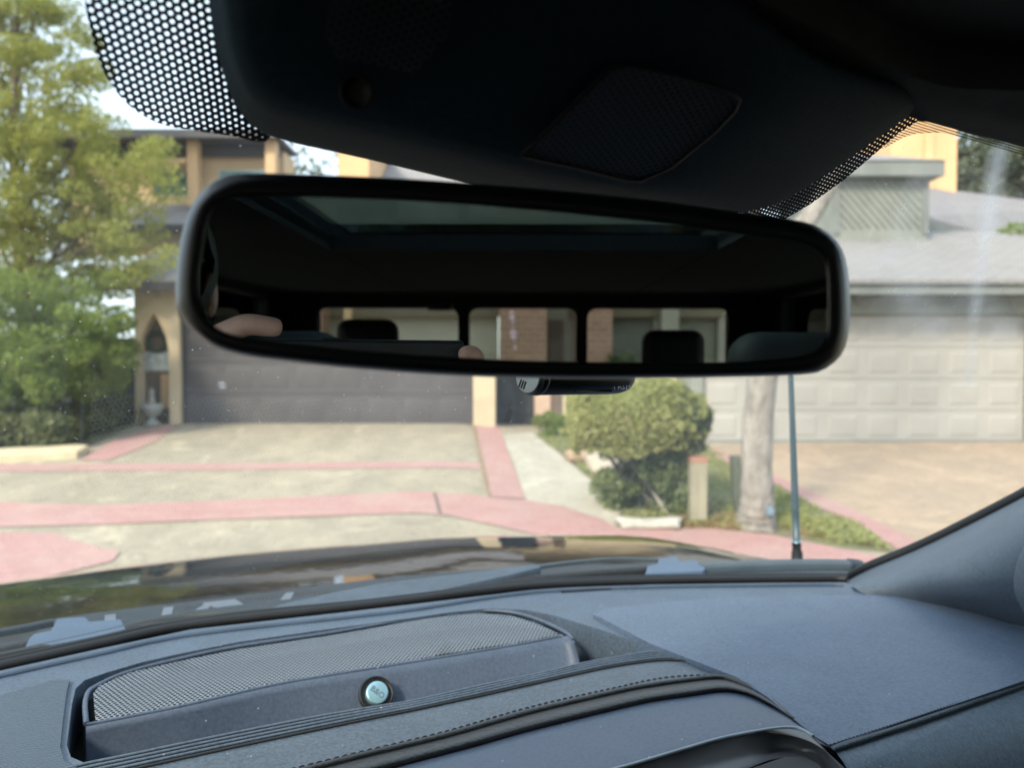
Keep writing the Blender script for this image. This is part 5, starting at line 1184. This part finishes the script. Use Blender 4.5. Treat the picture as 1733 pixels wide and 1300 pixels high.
# left hand (camera left = smaller x) and right hand grip the two ends of the phone
def hand(side, x_end):
    wp = Vector((x_end+side*.045, -.075, H-.075)); wr = arm(side if sid.x > 0 else -side, wp, wp+Vector((side*.07, -.16, -.16)))
    pm = V_((x_end+side*.030, -.050, H-.045), (.019, .030), wr); pk = V_((x_end+side*.018, -.036, H-.030), (.015, .028), pm)
    tips = []
    for k in range(3):       # middle, ring, little fingers curl under the phone's lower edge and front
        z = H-.036-k*.013
        a = V_((x_end+side*.014, -.026, z+.004), .0082, pk); b = V_((x_end+side*.010, -.006-.002*k, z), .0080, a); c = V_((x_end-side*.004, .001, z-.002), .0074, b); V_((x_end-side*(.020-.004*k), .0015, z-.003), .0064, c)
    # index finger lies along the top edge of the phone
    a = V_((x_end+side*.014, -.026, H-.006), .0086, pk)
    if side < 0:
        b = V_((x_end+side*.006, -.013, H+.012), .0090, a); c = V_((x_end-side*.016, -.008, H+.0235), .0082, b); d = V_((x_end-side*.032, -.008, H+.0215), .0074, c); V_((x_end-side*.041, -.008, H+.0205), .0068, d)
    else:
        b = V_((x_end+side*.010, -.010, H-.001), .0082, a); c = V_((x_end+side*.004, -.002, H+.004), .0078, b); V_((x_end-side*.008, -.001, H+.002), .0066, c)
    # thumb behind the phone, from the side of the palm
    a = V_((x_end+side*.016, -.050, H-.055), .0115, pm); b = V_((x_end+side*.000, -.036, H-.050), .0105, a); V_((x_end-side*.020, -.026, H-.042), .0085, b)
hand(-1, PX0-.026); hand(1, PX1)
body = skin('body', vv, ee, M_skin, per, 0)
for q, rr2 in () and ((Vector((PX0-.026+.040, -.0045, H+.0235)), (.0048, .0028, .0042)),):
    nb_ = bmesh.new(); bmesh.ops.create_icosphere(nb_, subdivisions=3, radius=1)
    for v in nb_.verts: v.co = q+Vector((v.co.x*rr2[0], v.co.y*rr2[1], v.co.z*rr2[2]))
    mk('fingernail', nb_, simple('nail', (.75, .55, .48), None, 50, .3), body, smooth=True)
# face and hair
def blob(name, c, r, m, parent, sub=3):
    bm = bmesh.new(); bmesh.ops.create_icosphere(bm, subdivisions=sub, radius=1)
    for v in bm.verts:
        q = v.co.copy(); v.co = c+sid*q.x*r[0]+look*q.y*r[1]+Vector((0, 0, q.z*r[2]))
    return mk(name, bm, m, parent, smooth=True)
M_hair = simple('grey_hair', (.12, .135, .125), (.06, .07, .065), 40, .7, bump=(200, .8, .002), stretch=(1, 1, .2))
hb_ = bmesh.new(); bmesh.ops.create_icosphere(hb_, subdivisions=4, radius=1)
for v in hb_.verts:
    q = v.co.copy(); v.co = hc+Vector((0, 0, .035))-look*.018+sid*q.x*.094+look*q.y*.105+Vector((0, 0, q.z*.108+.004*math.sin(q.x*40)))
bmesh.ops.delete(hb_, geom=[v for v in hb_.verts if (v.co-hc).dot(look) > .055 and v.co.z < hc.z+.085 or v.co.z < hc.z-.05], context='VERTS')
mk('hair', hb_, M_hair, body, smooth=True)
M_eye = simple('eye_white', (.7, .7, .68), None, 50, .2); M_iris = simple('iris', (.05, .035, .02), None, 50, .2)
for s_ in (-1, 1):
    e = hc+sid*s_*.033+look*.073+Vector((0, 0, .012)); blob('eye', e, (.013, .012, .009), M_eye, body, 2); blob('iris', e+look*.0075, (.006, .005, .006), M_iris, body, 2)
    blob('ear', hc+sid*s_*.083+Vector((0, 0, -.005)), (.008, .02, .032), M_skin, body, 2)
    blob('eyebrow', hc+sid*s_*.033+look*.080+Vector((0, 0, .032)), (.020, .006, .004), M_hair, body, 2)
blob('nose', hc+look*.088+Vector((0, 0, -.012)), (.013, .022, .024), M_skin, body, 2)
blob('mouth', hc+look*.080+Vector((0, 0, -.048)), (.024, .007, .006), simple('lips', (.4, .17, .14), None, 50, .5), body, 2)
# jacket: torso and sleeves, ending at the cuffs
jv, je = [], []
def J_(p, r, l=None):
    jv.append((Vector(p), r)); i = len(jv)-1
    if l is not None: je.append((l, i))
    return i
p0 = J_(vv[pel][0]+Vector((0, 0, .02)), (.18, .14)); p1 = J_(vv[c1][0], (.175, .135), p0); p2 = J_(vv[c2][0], (.155, .12), p1); J_(vv[nk][0]-Vector((0, 0, .012)), .078, p2)
for k in range(len(vv)):
    pass
for side, x_end in ((-1, PX0), (1, PX1)):
    ss = side if sid.x > 0 else -side; wp = Vector((x_end+side*.045, -.075, H-.075)); el = wp+Vector((side*.07, -.16, -.16)); sh = hc+Vector((0, 0, -.25))+sid*ss*.17-look*.05
    a = J_(sh, .075, p2); b = J_(el, .06, a); c = J_((el*.35+wp*.65), .048, b); J_(el*.18+wp*.82, .042, c)
skin('jacket', jv, je, simple('grey_green_fabric', (.13, .16, .15), (.09, .115, .105), 30, .9, bump=(300, .5, .002)), body, 0)
tv, te = [], []
def T_(p, r, l=None):
    tv.append((Vector(p), r)); i = len(tv)-1
    if l is not None: te.append((l, i))
    return i
p0 = T_(vv[pel][0]-Vector((0, 0, .02)), (.17, .13))
for s_ in (-1, 1):
    a = T_(vv[pel][0]+sid*s_*.10+look*.10, .095, p0); b = T_(vv[pel][0]+sid*s_*.16+look*.46+Vector((0, 0, .08)), .072, a); T_(vv[pel][0]+sid*s_*.16+look*.60+Vector((0, 0, -.25)), .06, b)
skin('trousers', tv, te, simple('dark_denim', (.03, .04, .06), None, 30, .9), body, 0)

# ---- the houses across the street behind the truck (seen in the mirror)
def rbx(name, b, m, parent, bevel=0):
    return bx(name, b, m, parent, fn=lambda x, y, z: R(866.5+x, y, z) if False else Vector((V2.x, V2.y, 0))+AX*y+BX*x+Vector((0, 0, z)), bevel=bevel)
S0 = 10.0; rx = lambda px, s=S0: (px-866.5)/F*s
bh = thing('brick_townhouse', 'brick and beige townhouses across the street reflected in the mirror', 'house', tuple(R(866.5, S0, 0)))
M_bw = simple('beige_siding', (.34, .31, .25), (.29, .265, .21), 2, .8, bump=(20, .2, .01))
rbx('wall', [(-14, rx(545), S0, S0+.3, 0, 6.2), (rx(545), rx(1215), S0, S0+.3, 2.42, 6.2), (rx(1215), 14, S0, S0+.3, 0, 6.2), (rx(1105), rx(1145), S0, S0+.3, 0, 2.42), (rx(845), rx(990), S0, S0+.3, 0, 2.42)], M_bw, bh)
def rgar(x0, x1, z1, m):
    bm = bmesh.new(); box(bm, x0, x1, S0+.12, S0+.18, .0, z1, fn=lambda x, y, z: Vector((V2.x, V2.y, 0))+AX*y+BX*x+Vector((0, 0, z)))
    for r in range(4): box(bm, x0+.002, x1-.002, S0+.10, S0+.119, r*z1/4+.015, (r+1)*z1/4-.015, fn=lambda x, y, z: Vector((V2.x, V2.y, 0))+AX*y+BX*x+Vector((0, 0, z)))
    bmesh.ops.recalc_face_normals(bm, faces=bm.faces); mk('garage_door', bm, m, bh, bevel=.004)
M_rd = simple('beige_rear_door', (.46, .42, .34), (.42, .385, .31), 2, .7)
rgar(rx(545), rx(845)-.02, 2.3, M_rd); rgar(rx(990), rx(1105), 2.3, simple('grey_green_rear_door', (.20, .21, .17), None, 2, .7)); rgar(rx(1145), rx(1215), 2.3, simple('khaki_rear_door', (.24, .235, .19), None, 2, .7))
rbx('lintel', [(rx(540), rx(846), S0-.05, S0-.001, 2.24, 2.42), (rx(960), rx(1220), S0-.05, S0-.001, 2.24, 2.42)], simple('brown_lintel', (.20, .16, .11), None, 3, .8), bh)
rbx('lintel', [(rx(540), rx(1220), S0-.04, S0-.001, 2.62, 2.70)], M_wood, bh)
for a, b in ((515, 545), (845, 925), (975, 1036)):
    rbx('brick_pier', (rx(a, 9.5), rx(b, 9.5), 9.5, S0-.055, 0, 3.3), M_brick, bh)
rbx('porch_post', [(rx(597), rx(608), 9.5, 9.6, 0, 3.0)], M_timber, bh); rbx('porch_post', [(rx(1112), rx(1140), 9.7, 9.9, 0, 3.0)], M_bw, bh)
rbx('entry_door', (rx(927), rx(953), S0-.04, S0-.005, 0, 2.2), M_wood, bh)
rbx('eave', [(-14.5, 14.5, 9.2, S0+3, 6.2, 6.35)], M_dark, bh)
bm = bmesh.new()
fn_ = lambda x, y, z: Vector((V2.x, V2.y, 0))+AX*y+BX*x+Vector((0, 0, z))
V = [bm.verts.new(fn_(*q)) for q in ((-14.5, 9.1, 6.36), (14.5, 9.1, 6.36), (14.5, 14, 8.4), (-14.5, 14, 8.4))]; bm.faces.new(V); mk('roof', bm, M_sh2, bh)
for x0 in (-4.2, -1.2, 2.2, 5.0):
    wn = rbx('window', (x0, x0+1.2, S0-.03, S0-.001, 3.9, 5.2), M_dark, bh); rbx('pane', (x0+.06, x0+1.14, S0-.05, S0-.031, 3.96, 5.14), M_pane, wn)
fl = thing('spiral_flag', 'pink and white twisted banner hanging on the brick pier in the mirror', 'banner', tuple(fn_(rx(868, 9.3), 9.3, 2.3)))
bm = bmesh.new(); n_ = 40; prev = None
for i in range(n_+1):
    k = i/n_; z = 2.42-k*.62; a = k*9; r = .035+.01*math.sin(k*12); xc = rx(864, 9.3)+.06*k
    cur = [bm.verts.new(fn_(xc+r*math.cos(a), 9.3+r*math.sin(a), z)), bm.verts.new(fn_(xc-r*math.cos(a), 9.3-r*math.sin(a), z))]
    if prev: f = bm.faces.new((prev[0], prev[1], cur[1], cur[0])); f.material_index = (i//2) % 2
    prev = cur
mk('ribbon', bm, [simple('pink_cloth', (.65, .22, .33), None, 9, .8), M_white], fl)
bm = bmesh.new(); tube(bm, [fn_(rx(864, 9.3), 9.3, 2.42), fn_(rx(864, 9.3), 9.52, 2.5)], .006, 6); mk('hook', bm, M_dark, fl)
for i, (x, s, h, lm) in enumerate(((-7, 17, 10, L_far), (-2.5, 18, 11, L_far), (2.5, 17, 10.5, L_grn), (7, 18, 10, L_far))):
    b = fn_(x, s, 0); cs = [(b.x+random.uniform(-2, 2), b.y+random.uniform(-2, 2), h-random.uniform(0, 4.5), .8, .8, .6) for _ in range(26)]
    tree('shade_tree', ['tall tree behind the townhouses across the street, leftmost in the mirror', 'tall tree behind the townhouses, left of the middle of the mirror', 'lighter green tall tree behind the townhouses across the street', 'tall tree behind the townhouses, rightmost in the mirror'][i], b, h, cs, 160, .12, lm, M_bark2, 'trees behind the townhouses across the street', .2)
c = fn_(rx(1055, 9.4), 9.4, .0)
pl = thing('porch_plant', 'dark leafy plant beside the brick pier reflected in the mirror', 'plant', tuple(c))
leaves('foliage', clumps([(c.x+random.uniform(-.15, .15), c.y+random.uniform(-.1, .1), random.uniform(.4, 1.75), .16, .16, .16) for _ in range(14)], 130), .04, L_bdrk, pl)
bm = bmesh.new(); tube(bm, [c, c+Vector((0, 0, 1.5))], .015, 6); mk('stems', bm, M_bark2, pl)
